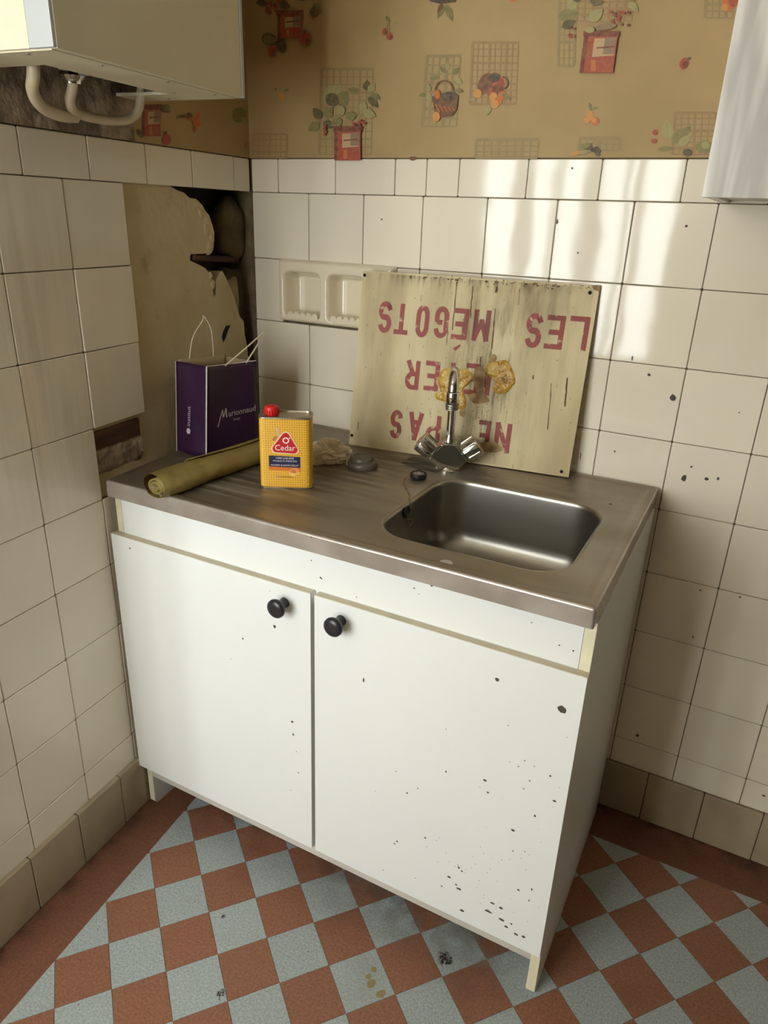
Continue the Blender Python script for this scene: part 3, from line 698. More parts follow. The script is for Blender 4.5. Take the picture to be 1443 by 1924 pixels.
def door(x0, x1, kx):
    d = cb('door', 'white_laminate', x0, x1, DFY, CFY-.0016, DZ0, DZ1, .0012)
    cb('edge_band', 'beige_edge', x0+.001, x1-.001, DFY+.0012, CFY-.002, DZ1, DZ1+.0009, 0, d)
    cb('edge_band', 'grey_edge', x0+.001, x1-.001, DFY+.0012, CFY-.002, DZ0-.0009, DZ0, 0, d)
    bm = bmesh.new()
    M = Matrix.Translation((kx-.56, DFY+.3, .7195)) @ Matrix.Rotation(R(90), 4, 'X')
    lathe(bm, [(.0105, 0), (.0095, .006), (.0085, .012), (.011, .017), (.0165, .021), (.0190, .026), (.0185, .0305), (.0150, .0335), (.008, .0348), (.0005, .035)], 28, M)
    tag(mk('knob', bm, 'black_plastic', d, smooth=50), 'round black knob')
    return d
dl = door(CX0-.006, MID-.004, .5010); dr = door(MID+.004, CX1+.001, .6245)
# chips and stains in the laminate
def chips(parent, pts, y=DFY):
    bm = bmesh.new()
    for px, py, rx, rz in pts:
        c = on_y(px, py, y); s_ = (c-CAM).length/FPX
        c = c-Vector((.56, -.3, 0)); flake(bm, c, Vector((1, 0, 0)), Vector((0, 0, 1)), rx*s_, rz*s_, Vector((0, -.0003, 0)))
    tag(mk('paint_chip', bm, 'chip', parent), 'dark chips in the white laminate', None, None, 'stuff')
chips(dl, [(456, 1200, 2, 2), (516, 1177, 4, 4), (549, 1356, 3, 3), (551, 1380, 2.5, 3), (561, 1452, 1.6, 1.6), (546, 1485, 1, 1), (557, 1412, 1, 1), (507, 1110, 1, 1), (434, 1238, 1, 1), (244, 1030, 1.5, 2.5)])
cp = [(1056, 1333, 10, 8), (934, 1277, 5, 4), (683, 1278, 2, 6), (653, 1166, 1.2, 1.2), (596, 1471, 3, 4), (596, 1528, 1.5, 1.5), (744, 1449, 1, 1.5), (765, 1490, 2, 2), (785, 1481, 1.4, 1.4), (838, 1450, 2.2, 2.2), (911, 1466, 4, 2.4), (917, 1489, 3, 2), (974, 1440, 2, 1.5), (986, 1429, 1.4, 1.4), (1034, 1458, 2, 2),
      (995, 1467, 2, 1.5), (984, 1482, 2, 1.5), (1005, 1533, 2.4, 3), (964, 1560, 5, 2.4), (746, 1581, 2.5, 2), (741, 1585, 2, 1.5), (799, 1574, 2, 2), (820, 1579, 1, 1), (964, 1599, 1.6, 1.6), (862, 1630, 2.5, 2.5), (868, 1637, 2, 2), (844, 1648, 4, 3), (830, 1665, 2, 2), (862, 1670, 5, 3), (857, 1662, 3, 2), (999, 1671, 1.5, 3), (986, 1600, 1.2, 1.2),
      (941, 1706, 4, 3), (925, 1697, 5, 2), (917, 1712, 7, 3), (868, 1711, 5, 3), (819, 1697, 2, 2), (942, 1728, 6, 2.5), (951, 1741, 4, 3), (961, 1736, 2, 2), (969, 1755, 5, 2.5), (984, 1760, 4, 3), (980, 1771, 3, 2.5), (973, 1770, 2, 2), (1042, 1505, 4, 2.2), (1004, 1440, 1.4, 1), (838, 1370, 1.2, 1.2), (955, 1363, 1.5, 1), (1065, 1385, 1, 1), (900, 1655, 1, 1), (974, 1672, 3, 2), (994, 1692, 1.5, 2), (780, 1650, 1, 1), (705, 1486, 1, 1), (720, 1635, 1.5, 1)]
for _ in range(60):
    cp.append((rnd.gauss(930, 70), rnd.gauss(1640, 90), rnd.uniform(.4, 1.1), rnd.uniform(.4, 1.1)))
cp = [c for c in cp if 600 < c[0] < 1095-(c[1]-1273)*.175 and c[1] < 1590+(c[0]-590)*.46]
chips(dr, cp)
fp = [(811, 1100, 3.5, 3), (778, 1105, 2, 1.4), (787, 1116, 1.2, 1.2), (962, 1139, 1.5, 2), (999, 1170, 1.5, 1.5), (1051, 1212, 2, 1.5), (1077, 1223, 2, 2), (602, 1085, 2, 2), (604, 1087, 2, 1.5), (585, 1053, 1.5, 1.5), (670, 1122, 1.4, 1.4)]
chips(cab, fp, CFY-.001)

# ------------------------------------------------------------------ stainless sink top
sink = thing('kitchen_sink', 'stained stainless steel sink top with ribbed drainboard and square basin', 'sink', (.56, -.3, .842))
def so(x, y, z): return Vector((x-.56, y+.3, z-.842))
XL0, XL1, XR, YF, YB = .068, .024, 1.060, -.600, -.003   # front-left, back-left, right, front, back
def outer(ins, z, r, n=6):
    base = rrect(0, 1, 0, 1, .001, n)
    # rounded quadrilateral following the crooked wall on the left
    x0f, x0b = XL0+ins, XL1+ins; x1 = XR-ins; y0 = YF+ins; y1 = YB-ins; out = []
    for cxn, cyn, a0 in ((x1-r, y1-r, 0), (x0b+r, y1-r, 90), (x0f+r, y0+r, 180), (x1-r, y0+r, 270)):
        for k in range(n+1):
            a = R(a0+90*k/n); out.append(so(cxn+r*math.cos(a), cyn+r*math.sin(a), z))
    return out
LIPB, DECK = .845, .8765
bm = bmesh.new()
rings = [outer(.004, LIPB, .003), outer(0, LIPB, .004), outer(0, ZS-.0050, .005), outer(.0004, ZS-.0031, .005), outer(.0015, ZS-.0015, .005), outer(.0031, ZS-.0004, .005), outer(.0050, ZS, .006), outer(.014, ZS, .012), outer(.018, ZS-.0008, .016), outer(.024, DECK+.0006, .022), outer(.030, DECK, .026)]
V = loft(bm, rings)
lip_faces = set(f for f in bm.faces if all(v.co.z < ZS-.842-.0035 for v in f.verts))
BXa, BXb, BYa, BYb, BR = .640, .992, -.523, -.183, .075
def bas(ins, z, r): return [so(x, y, z) for x, y in rrect(BXa+ins, BXb-ins, BYa+ins, BYb-ins, max(.01, r), 8)]
hole = [bm.verts.new(p) for p in bas(-.004, DECK, BR)]
he = [bm.edges.new((hole[i], hole[(i+1) % len(hole)])) for i in range(len(hole))]
inner = V[-1]; ie = []
for i in range(len(inner)):
    e = bm.edges.get((inner[i], inner[(i+1) % len(inner)])); ie.append(e)
bmesh.ops.triangle_fill(bm, use_beauty=True, use_dissolve=False, edges=ie+he)
# keep only the deck (drop any triangle across the basin mouth)
for f in list(bm.faces):
    c = f.calc_center_median()
    if abs(c.z-(DECK-.842)) < 1e-5 and all(v in hole for v in f.verts): bm.faces.remove(f)
deck = mk('deck', bm, 'steel_deck', sink, smooth=50)
wn_mod(deck)
deck.data.materials.append(MATS['steel_lip'])
for p in deck.data.polygons:
    if abs(p.normal.z) < .96 and (p.center.y < YF+.3+.004 or p.center.x > XR-.56-.004): p.material_index = 1
bm = bmesh.new(); D = .155
rings = [bas(-.004, DECK, BR), bas(-.001, DECK-.0004, BR-.002), bas(.0015, DECK-.002, BR-.004), bas(.0032, DECK-.005, BR-.005), bas(.0037, DECK-.009, BR-.0055), bas(.0040, DECK-.014, BR-.006), bas(.0055, DECK-.05, BR-.008), bas(.0085, DECK-D+.045, BR-.012)]
for t in (15, 30, 45, 60, 75, 90):
    a = R(t); rings.append(bas(.0085+.045*(1-math.cos(a)), DECK-D+.045*(1-math.sin(a)), BR-.012-.03*(1-math.cos(a))))
rings.append(bas(.11, DECK-D-.002, .03)); 
loft(bm, rings, True, False, True)
basin = tag(mk('basin', bm, 'steel_basin', sink, smooth=60), 'square rounded stainless basin')
bm = bmesh.new(); lathe(bm, [(.038, 0), (.036, .0015), (.026, .0018), (.022, -.0008), (.001, -.001)], 28, Matrix.Translation(so(.80, -.36, DECK-D-.0005))); mk('drain', bm, 'chrome_matt', basin, smooth=40)
bm = bmesh.new(); ov = on_x(766, 962, .648)
lathe(bm, [(.013, 0), (.0125, .0012), (.009, .0014), (.0085, .0003), (.001, .0002)], 20, Matrix.Translation(so(.6465, ov.y, ov.z)) @ Matrix.Rotation(R(90), 4, 'Y')); mk('overflow', bm, 'rubber_black', basin, smooth=40)
# drainboard ribs
for i in range(15):
    y = -.14-i*.0275; bm = bmesh.new(); n = 10; rr = []
    x0, x1 = .16+abs(i-7)*.004, .585-abs(i-7)*.004
    for k in range(n+1):
        t = k/n; h = .0016*min(1, min(t, 1-t)*8); x = x0+(x1-x0)*t
        rr.append([so(x, y-.0075, DECK-.0002), so(x, y-.004, DECK-.0002+h*.7), so(x, y, DECK+h), so(x, y+.004, DECK-.0002+h*.7), so(x, y+.0075, DECK-.0002)])
    loft(bm, rr, False); mk('drainer_rib', bm, 'steel_deck', sink, smooth=60)
bm = bmesh.new()
for i in range(5):
    x = on_y(945+i*6, 1113+i*1.5, YF); s_ = .0008
    box(bm, x.x-.56-s_, x.x-.56+s_, YF+.3-.0006, YF+.3+.0002, x.z-.842-.004, x.z-.842+.004)
mk('embossed_mark', bm, 'steel_lip', sink)
c = on_z(838, 1054, ZS); bm = bmesh.new(); lathe(bm, [(.011, 0), (.011, .0003), (.0005, .0003)], 22, Matrix.Translation(so(c.x, c.y, DECK))); mk('round_sticker', bm, 'grey_edge', sink)
bm = bmesh.new()
for px, py, a, b in ((1147, 947, 5, 3), (775, 978, 2, 2), (1170, 940, 2, 1), (585, 1010, 2, 2)):
    c = on_z(px, py, DECK); flake(bm, so(c.x, c.y, DECK+.0002), Vector((1, 0, 0)), Vector((0, 1, 0)), a*.0009, b*.0009, Vector((0, 0, .0003)))
tag(mk('dirt_spot', bm, 'chip', sink), 'dark specks on the steel', None, None, 'stuff')

# ------------------------------------------------------------------ mixer tap
tb_ = Vector((.629, -.142, DECK))
tap = thing('mixer_tap', 'chrome two-handle mixer tap with an arched spout behind the basin', 'tap', tb_)
vd = Vector((.37, -.93, 0)).normalized(); vs_d = Vector((vd.y, -vd.x, 0)) * -1       # towards the room / sideways (right)
vs_d = Vector((.93, .37, 0)).normalized()
bm = bmesh.new(); lathe(bm, [(.027, 0), (.027, .004), (.023, .007), (.021, .012), (.02, .02)], 28); mk('base_ring', bm, 'chrome', tap, smooth=45)
bm = bmesh.new()
prof = [(-.020, .006), (.020, .006), (.043, .030), (.018, .062), (.010, .066), (-.010, .066), (-.018, .062), (-.043, .030)]
slab(bm, [vs_d*a+vd*.021+Vector((0, 0, z)) for a, z in prof], vd*.042)
bmesh.ops.bevel(bm, geom=list(bm.edges), offset=.003, segments=3, affect='EDGES'); mk('body', bm, 'chrome', tap, smooth=35)
for sg in (-1, 1):
    ax = (vs_d*sg*.80+Vector((0, 0, .62))).normalized(); q = Vector((0, 0, 1)).rotation_difference(ax).to_matrix().to_4x4()
    c = vs_d*sg*.034+Vector((0, 0, .040)); bm = bmesh.new()
    lathe(bm, [(.013, -.012), (.015, -.004), (.0165, .002), (.0215, .004), (.0225, .012), (.0235, .034), (.0225, .038), (.019, .0395), (.0005, .0400)], 24, Matrix.Translation(c) @ q)
    h = mk('handle', bm, 'chrome', tap, smooth=40)
    for k in range(6):
        a = 2*math.pi*k/6+.3; bm = bmesh.new(); tube(bm, [Vector((.0226*math.cos(a), .0226*math.sin(a), .007)), Vector((.0232*math.cos(a), .0232*math.sin(a), .034))], .0022, 8)
        bm.transform(Matrix.Translation(c) @ q); mk('grip', bm, 'chrome', h, smooth=50)
bm = bmesh.new(); pts = [(0, 0, .064), (0, 0, .10), (0, 0, .15), (0, 0, .187)]
arc = [vd*(.034-.034*math.cos(R(a)))+Vector((0, 0, .192+.034*math.sin(R(a)))) for a in range(0, 181, 12)]
tube(bm, [Vector(p) for p in pts]+arc, [.0088]*4+[.0088+.0022*min(1, k/8) for k in range(len(arc))], 18); mk('spout', bm, 'chrome', tap, smooth=60)
end = arc[-1]; td = Vector((0, 0, -1)); bm = bmesh.new()
tube(bm, [end+td*.000, end+td*.001, end+td*.002, end+td*.022, end+td*.024], [.0112, .0128, .0134, .0134, .0118], 20); mk('nozzle', bm, 'chrome', tap, smooth=50)
for k in range(3):
    bm = bmesh.new(); tube(bm, [end+td*(.0255+k*.0045), end+td*(.0288+k*.0045)], .0138-.0003*k, 20); mk('aerator_ring', bm, 'chrome_matt', tap, smooth=50)
bm = bmesh.new(); lathe(bm, [(.0125, .062), (.0128, .070), (.010, .076), (.0095, .082)], 20); mk('collar', bm, 'chrome', tap, smooth=45)

# ------------------------------------------------------------------ plug and bead chain
pc = on_z(786, 899, DECK)
plug = thing('sink_plug', 'black rubber sink plug on a bead chain beside the basin', 'plug', (pc.x, pc.y, DECK))
bm = bmesh.new(); lathe(bm, [(.0150, 0), (.0172, .003), (.0182, .010), (.0176, .0122), (.015, .013), (.0130, .0112), (.0005, .0110)], 24); mk('stopper', bm, 'rubber_black', plug, smooth=50)
bm = bmesh.new(); lathe(bm, [(.0120, .0112), (.0118, .0118), (.001, .012)], 20); mk('top_plate', bm, 'chrome_matt', plug)
bm = bmesh.new(); tube(bm, [Vector((.006*math.cos(a), .002, .0135+.006*math.sin(a))) for a in [math.pi*k/8 for k in range(9)]], .0012, 6); mk('ring', bm, 'rubber_black', plug, smooth=60)
path = [Vector((pc.x-.012, pc.y-.008, DECK+.012)), Vector((pc.x-.022, pc.y-.018, DECK+.002)), Vector((pc.x-.012, pc.y-.045, DECK+.002)), Vector((.628, -.335, DECK+.002)), Vector((.6365, -.352, DECK+.0015)), Vector((.6465, -.362, DECK-.008)), Vector((.6475, -.372, DECK-.03)), Vector((.651, ov.y+.02, ov.z-.026)), Vector((.6515, ov.y+.004, ov.z-.030)), Vector((.650, ov.y-.004, ov.z-.004))]
bm = bmesh.new(); sp = spline(path, 10); acc = 0; last = sp[0]
for p in sp:
    if (p-last).length >= .0038 or p is sp[0]:
        m_ = bmesh.ops.create_icosphere(bm, subdivisions=1, radius=.0016); bmesh.ops.translate(bm, verts=m_['verts'], vec=p-Vector((pc.x, pc.y, DECK))); last = p
mk('bead_chain', bm, 'brass_chain', plug, smooth=80)

# ------------------------------------------------------------------ upside-down sign
SBL, SBR, STL, STR = Vector((.3515, -.1050, DECK)), Vector((.877, -.0505, DECK+.003)), Vector((.3413, -.0365, 1.2764)), Vector((.8795, -.0165, 1.2797))
STR = on_y(1128, 537, -.0085); _pn = (SBR-SBL).cross(STR-SBL).normalized(); STL = on_plane(682, 508, SBL, _pn)
def sq(u, v): return (STL.lerp(STR, u)).lerp(SBL.lerp(SBR, u), v)
sn = (STR-STL).cross(SBL-STL).normalized()
if sn.y > 0: sn = -sn
sgn = thing('metal_sign', 'worn cream sign with red French lettering standing upside down behind the tap', 'sign', (SBL+SBR)/2)
so_ = (SBL+SBR)/2
def sgp(u, v, k=0): return sq(u, v)+sn*k-so_
bm = bmesh.new(); out = []
N_ = 26
for a, b in (((0, 0), (1, 0)), ((1, 0), (1, 1)), ((1, 1), (0, 1)), ((0, 1), (0, 0))):
    for k in range(N_):
        t = k/N_; j = .0016 if 0 < k else .004
        u = a[0]+(b[0]-a[0])*t; v = a[1]+(b[1]-a[1])*t
        u += (.5-u)*rnd.uniform(0, j); v += (.5-v)*rnd.uniform(0, j); out.append(sgp(u, v))
slab(bm, out, sn*.0045); bmesh.ops.recalc_face_normals(bm, faces=bm.faces)
board = mk('board', bm, 'sign_paint', sgn); board.data.materials.append(MATS['sign_edge'])
for p in board.data.polygons:
    if abs(p.normal.dot(sn)) < .7: p.material_index = 1
# picture-to-board coordinates (only used to read the lettering's place off the board)
bn, bp0 = sn, (STL+STR+SBL+SBR)/4
def uv_of(zx, zy):
    p = on_plane(640+zx/2.775, 490+zy/2.775, bp0, bn)
    ax = ((STR-STL)+(SBR-SBL))/2; ay = ((SBL-STL)+(SBR-STR))/2; d = p-bp0
    ax2, ay2 = ax.normalized(), (ay-ax.normalized()*ay.dot(ax.normalized())).normalized()
    v = d.dot(ay2)/ay.dot(ay2); u = (d.dot(ax2)-v*ay.dot(ax2))/ax.length
    return u+.5, v+.5
def arc2(cx_, cy_, rx, ry, a0, a1, n=9): return [(cx_+rx*math.cos(R(a0+(a1-a0)*k/n)), cy_+ry*math.sin(R(a0+(a1-a0)*k/n))) for k in range(n+1)]
GL = {
 'N': [[(.1, 0), (.1, 1)], [(.1, 1), (.9, 0)], [(.9, 0), (.9, 1)]],
 'E': [[(.95, 0), (.12, 0), (.12, 1), (.95, 1)], [(.12, .5), (.75, .5)]],
 'P': [[(.12, 0), (.12, 1)], [(.12, 1), (.5, 1)]+arc2(.5, .73, .42, .27, 90, -90)+[(.12, .46)]],
 'R': [[(.12, 0), (.12, 1)], [(.12, 1), (.5, 1)]+arc2(.5, .73, .42, .27, 90, -90)+[(.12, .46)], [(.5, .46), (.92, 0)]],
 'A': [[(.04, 0), (.5, 1), (.96, 0)], [(.22, .33), (.78, .33)]],
 'S': [arc2(.5, .74, .40, .26, 25, 270, 12)+arc2(.5, .26, .42, .26, 90, -155, 12)],
 'J': [[(.8, 1), (.8, .28)]+arc2(.45, .28, .35, .28, 0, -160)],
 'T': [[(0, 1), (1, 1)], [(.5, 1), (.5, 0)]],
 'L': [[(.12, 1), (.12, 0), (.95, 0)]],
 'M': [[(.1, 0), (.1, 1), (.5, .35), (.9, 1), (.9, 0)]],
 'G': [arc2(.5, .72, .40, .28, 20, 180)+arc2(.5, .28, .40, .28, 180, 360)+[(.9, .5), (.58, .5)]],
 'O': [arc2(.5, .70, .40, .30, 0, 180)+arc2(.5, .30, .40, .30, 180, 360)+[(.9, .7)]],
}
def letter(ch, zx0, zx1, zy0, zy1, accent=None, wear=0):
    """boxes measured on the board; the letters stand on their head"""
    ym, xm = (zy0+zy1)/2, (zx0+zx1)/2
    u0, u1 = uv_of(zx0+3, ym)[0], uv_of(zx1-3, ym)[0]; v0, v1 = uv_of(xm, zy0+3)[1], uv_of(xm, zy1-3)[1]
    W, H = (STR-STL).length, (SBL-STL).length; hw = .0053
    bm = bmesh.new(); lay = [0]
    def P(x, y): return (u1+(u0-u1)*x, v0+(v1-v0)*y)
    def inset(x, y):           # keep the stroke inside the box
        ex, ey = hw/(abs(u1-u0)*W), hw/(abs(v1-v0)*H); return P(ex+x*(1-2*ex), ey+y*(1-2*ey))
    def stroke(pl_):
        q = [inset(*p) for p in pl_]
        for a, b in zip(q[:-1], q[1:]):
            dx, dy = (b[0]-a[0])*W, (b[1]-a[1])*H; l = math.hypot(dx, dy) or 1; tx, ty = dx/l*hw*.8, dy/l*hw*.8; nx, ny = -dy/l*hw, dx/l*hw
            lay[0] += 1; k = .0004+lay[0]*.000008
            c4 = [(a[0]*W-tx+nx, a[1]*H-ty+ny), (b[0]*W+tx+nx, b[1]*H+ty+ny), (b[0]*W+tx-nx, b[1]*H+ty-ny), (a[0]*W-tx-nx, a[1]*H-ty-ny)]
            bm.faces.new([bm.verts.new(sgp(x/W, y/H, k)) for x, y in c4])
    for s_ in GL[ch]: stroke(s_)
    if accent:
        a, b = uv_of(*accent[0]), uv_of(*accent[1]); dx, dy = (b[0]-a[0])*W, (b[1]-a[1])*H; l = math.hypot(dx, dy); nx, ny = -dy/l*hw*.8, dx/l*hw*.8
        bm.faces.new([bm.verts.new(sgp(x/W, y/H, .0005)) for x, y in ((a[0]*W+nx, a[1]*H+ny), (b[0]*W+nx*.5, b[1]*H+ny*.5), (b[0]*W-nx*.5, b[1]*H-ny*.5), (a[0]*W-nx, a[1]*H-ny))])
    me = bpy.data.meshes.new('painted_letter'); bm.to_mesh(me); bm.free(); new_obj('painted_letter', me, board, m='sign_red')
for a in (('S', 190, 274, 210, 378), ('T', 276, 360, 218, 388), ('O', 384, 470, 230, 402), ('G', 480, 572, 236, 406), ('E', 574, 677, 245, 415), ('M', 680, 790, 250, 425), ('S', 958, 1060, 270, 457), ('E', 1060, 1180, 280, 465), ('L', 1178, 1308, 285, 472),
          ('R', 332, 422, 514, 675), ('E', 430, 526, 520, 682), ('T', 530, 632, 526, 690), ('E', 640, 735, 532, 702), ('J', 745, 830, 540, 712),
          ('S', 253, 328, 776, 928), ('A', 348, 434, 784, 942), ('P', 438, 532, 800, 956), ('E', 705, 788, 828, 992), ('N', 790, 897, 840, 1006)):
    letter(*a, accent=((592, 464), (624, 440)) if a[1] == 574 else None)
for zx, zy in ((123, 76), (1303, 165), (61, 909), (1149, 1100)):
    u, v = uv_of(zx, zy); bm = bmesh.new(); c = sgp(u, v, .0003); q = Vector((0, 0, 1)).rotation_difference(sn).to_matrix().to_4x4()
    lathe(bm, [(.0038, 0), (.0036, .0006), (.0026, .0007), (.0022, .0002), (.0003, .0001)], 14, Matrix.Translation(c) @ q); mk('screw_hole', bm, 'dark_void', sgn, smooth=40)
def blob(name, m, pts, th, seed, n=26):
    """lumpy residue on the board, thick in the middle"""
    cx_ = sum(p[0] for p in pts)/len(pts); cy_ = sum(p[1] for p in pts)/len(pts); bm = bmesh.new()
    loop = spline([(x, y, 0) for x, y in pts+[pts[0]]], 6)[:-1]; rings = []
    for t, h in ((1, 0), (.96, .35), (.82, .8), (.6, .7), (.35, 1), (.12, .9)):
        ring = []
        for p in loop:
            x, y = cx_+(p.x-cx_)*t, cy_+(p.y-cy_)*t; nz = noise.noise(Vector((x*.045, y*.045, seed)))+.5*noise.noise(Vector((x*.11, y*.11, seed)))
            u, v = uv_of(x, y); ring.append(sgp(u, v, .0007+th*h*max(.15, 1+nz*1.1)))
        rings.append(ring)
    loft(bm, rings, True, False, True); return mk(name, bm, m, board, smooth=60)
blob('glue_patch', 'glue', [(520, 580), (548, 560), (600, 566), (660, 568), (690, 600), (672, 640), (640, 668), (652, 720), (648, 768), (610, 772), (575, 752), (545, 735), (500, 720), (494, 690), (520, 680), (508, 630)], .0035, 3)
blob('glue_patch', 'glue', [(762, 545), (790, 528), (820, 524), (858, 518), (885, 545), (912, 625), (895, 655), (862, 690), (815, 692), (795, 665), (812, 640), (785, 610), (760, 585)], .0035, 8)
for i, pts in enumerate(([(700, 560), (735, 548), (756, 590), (748, 660), (752, 712), (724, 705), (700, 660), (690, 610)], [(660, 700), (700, 690), (760, 705), (775, 735), (725, 745), (690, 740)], [(625, 770), (645, 765), (650, 800), (636, 815), (620, 796)], [(715, 950), (800, 945), (845, 985), (800, 1000), (740, 990)],
                         [(775, 500), (800, 485), (815, 505), (800, 535), (775, 530)], [(1310, 128), (1352, 128), (1350, 158), (1330, 150)])):
    blob('stain', 'soft_stain', pts, .0001, i)
# dirty drip streaks down the face
bm = bmesh.new()
for x0, y0, ln, wd in ((606, 110, 250, 6), (690, 130, 170, 7), (815, 135, 30, 14), (806, 250, 210, 7), (1183, 610, 150, 9), (95, 840, 40, 4), (1250, 1000, 40, 5), (640, 300, 120, 4), (730, 500, 60, 8), (760, 560, 100, 8), (745, 620, 80, 6), (1100, 640, 240, 5), (560, 350, 90, 3), (935, 150, 80, 4), (1005, 595, 22, 8), (420, 180, 30, 3)):
    pl_ = []; n = 8
    for k in range(n+1): pl_.append((x0-ln*k/n*.09+rnd.uniform(-1.5, 1.5), y0+ln*k/n, wd*rnd.uniform(.25, .6)))
    a = [bm.verts.new(sgp(*uv_of(x-w_, y), .00035)) for x, y, w_ in pl_]; b = [bm.verts.new(sgp(*uv_of(x+w_, y), .00035)) for x, y, w_ in pl_]
    for k in range(n): bm.faces.new((a[k], a[k+1], b[k+1], b[k]))
for _ in range(170):
    zx, zy = rnd.uniform(120, 1290), rnd.uniform(80, 1080)
    if rnd.random() < .5: zx, zy = rnd.gauss(740, 90), rnd.gauss(700, 150)
    u, v = uv_of(zx, zy)
    if .02 < u < .98 and .02 < v < .98: flake(bm, sgp(u, v, .0001), (STR-STL).normalized(), (SBL-STL).normalized(), rnd.uniform(.0004, .0016), rnd.uniform(.0005, .002), sn*.0003, 6)
for _ in range(60):   # grime along the upper edge
    u = rnd.uniform(.22, 1); v = abs(rnd.gauss(0, .015))+.003; flake(bm, sgp(min(u, .99), v, .0001), (STR-STL).normalized(), (SBL-STL).normalized(), rnd.uniform(.001, .005), rnd.uniform(.0006, .0022), sn*.0003, 7)
tag(mk('grime', bm, 'rust_stain', board), 'dark drip streaks and specks on the cream paint', None, None, 'stuff')

# ------------------------------------------------------------------ ceramic double soap dish on the wall
dish = thing('soap_dish', 'cream ceramic double soap dish set in the tiled wall behind the sign', 'soap dish', (.25, 0, 1.138))
DX0, DX1, DZ0_, DZ1_, DT = .088-.25, .412-.25, 0.0, .1495, .020
bm = bmesh.new(); op = []
nx, nz = 74, 44
cups = [(.1055-.25, .2150-.25), (.2320-.25, .3400-.25)]
def cup(x, z):
    best = 0
    for a, b in cups:
        cx_, hw = (a+b)/2, (b-a)/2; cz_, hh = .0655, .0585
        qx, qz = abs(x-cx_)-(hw-.02), abs(z-cz_)-(hh-.02); d = .02-math.hypot(max(qx, 0), max(qz, 0))+min(0, -max(qx, qz)) if max(qx, qz) < 0 else .02-math.hypot(max(qx, 0), max(qz, 0))
        if d > 0:
            t = min(1, d/.016); best = max(best, t*t*(3-2*t))
    return best
G = [[None]*(nz+1) for _ in range(nx+1)]
for i in range(nx+1):
    for j in range(nz+1):
        x = DX0+(DX1-DX0)*i/nx; z = DZ0_+(DZ1_-DZ0_)*j/nz; e = min(x-DX0, DX1-x, z-DZ0_, DZ1_-z); k = min(1, e/.010); y = DT*(1-(1-k)**2)**.5
        y -= cup(x, z)*.050; G[i][j] = bm.verts.new((x, -y-.0005, z))
for i in range(nx):
    for j in range(nz): bm.faces.new((G[i][j], G[i+1][j], G[i+1][j+1], G[i][j+1]))
mk('ceramic_body', bm, 'ceramic', dish, smooth=70)
for a, b in cups:      # scalloped soap rest
    bm = bmesh.new(); top = []; n = 50
    for k in range(n+1):
        t = k/n; x = a+.010+(b-a-.020)*t; top.append((x, .0185+.0075*abs(math.sin(math.pi*t*5.0))**.6))
    pts = [(x, -.0045-DT*.62, z) for x, z in top]
    f0 = [bm.verts.new(p) for p in pts]; f1 = [bm.verts.new((p[0], p[1]+.030, p[2])) for p in pts]; g0 = [bm.verts.new((p[0], p[1], .008)) for p in pts]
    for k in range(n): bm.faces.new((f0[k], f0[k+1], f1[k+1], f1[k])); bm.faces.new((g0[k], g0[k+1], f0[k+1], f0[k]))
    mk('scalloped_rest', bm, 'ceramic', dish, smooth=60)

# ------------------------------------------------------------------ purple paper carrier bag
bag_o = Vector((.135, -.370, DECK+.0003))
bag = thing('paper_bag', 'dark purple paper gift bag with white string handles in the corner', 'bag', bag_o)
ux = Vector((-.086, 0, 0)); uy = Vector((.024, .158, 0))       # along narrow side (left), along wide side (away)
HB = .207
def bag_p(a, b, t, pinch=True):   # a 0..1 across the narrow side, b 0..1 along the wide side, t height
    p = ux*a+uy*b*(1-.10*t); lean = Vector((.0165, .001, 0))*t
    c = ux*.5+uy*.5; p = p+lean
    if pinch:
        p += Vector((-.010, 0, 0))*(math.sin(math.pi*b)*(1-a)*t)+Vector((.006, 0, 0))*(math.sin(math.pi*b)*a*t)+Vector((0, .004, 0))*(math.sin(math.pi*a)*(1-b)*(t))
    zt = HB*(1-.03*b+(.004 if a > .5 else 0)-.012*math.sin(math.pi*b)*(1-a))
    return p+Vector((0, 0, zt*t))
def bag_face(name, fn, m, nu=14, nv=16, th=.0006, nrm=1):
    bm = bmesh.new(); g = [[bm.verts.new(fn(i/nu, j/nv)) for j in range(nv+1)] for i in range(nu+1)]
    for i in range(nu):
        for j in range(nv): bm.faces.new((g[i][j], g[i+1][j], g[i+1][j+1], g[i][j+1]))
    o = mk(name, bm, m, bag, smooth=40); md = o.modifiers.new('thickness', 'SOLIDIFY'); md.thickness = th; md.offset = 0
    return o
def crumple(p, k): return p+Vector((1, .2, 0))*(.0015*noise.noise(p*28+Vector((k, 0, 0))))
wide = bag_face('wide_panel', lambda i, t: crumple(bag_p(0, i, t), 1), 'bag_purple')
nar = bag_face('gusset_panel', lambda i, t: bag_p(i, 0, t)+Vector((0, -.004*math.sin(math.pi*i)*(1-t)+.0015*noise.noise(bag_p(i, 0, t)*30), 0)), 'bag_purple')
far = bag_face('wide_panel', lambda i, t: crumple(bag_p(1, i, t), 3), 'bag_purple')
bag_face('gusset_panel', lambda i, t: bag_p(i, 1, t), 'bag_purple')
bag_face('base_panel', lambda i, t: bag_p(i, t, 0.004), 'bag_purple', 6, 6)
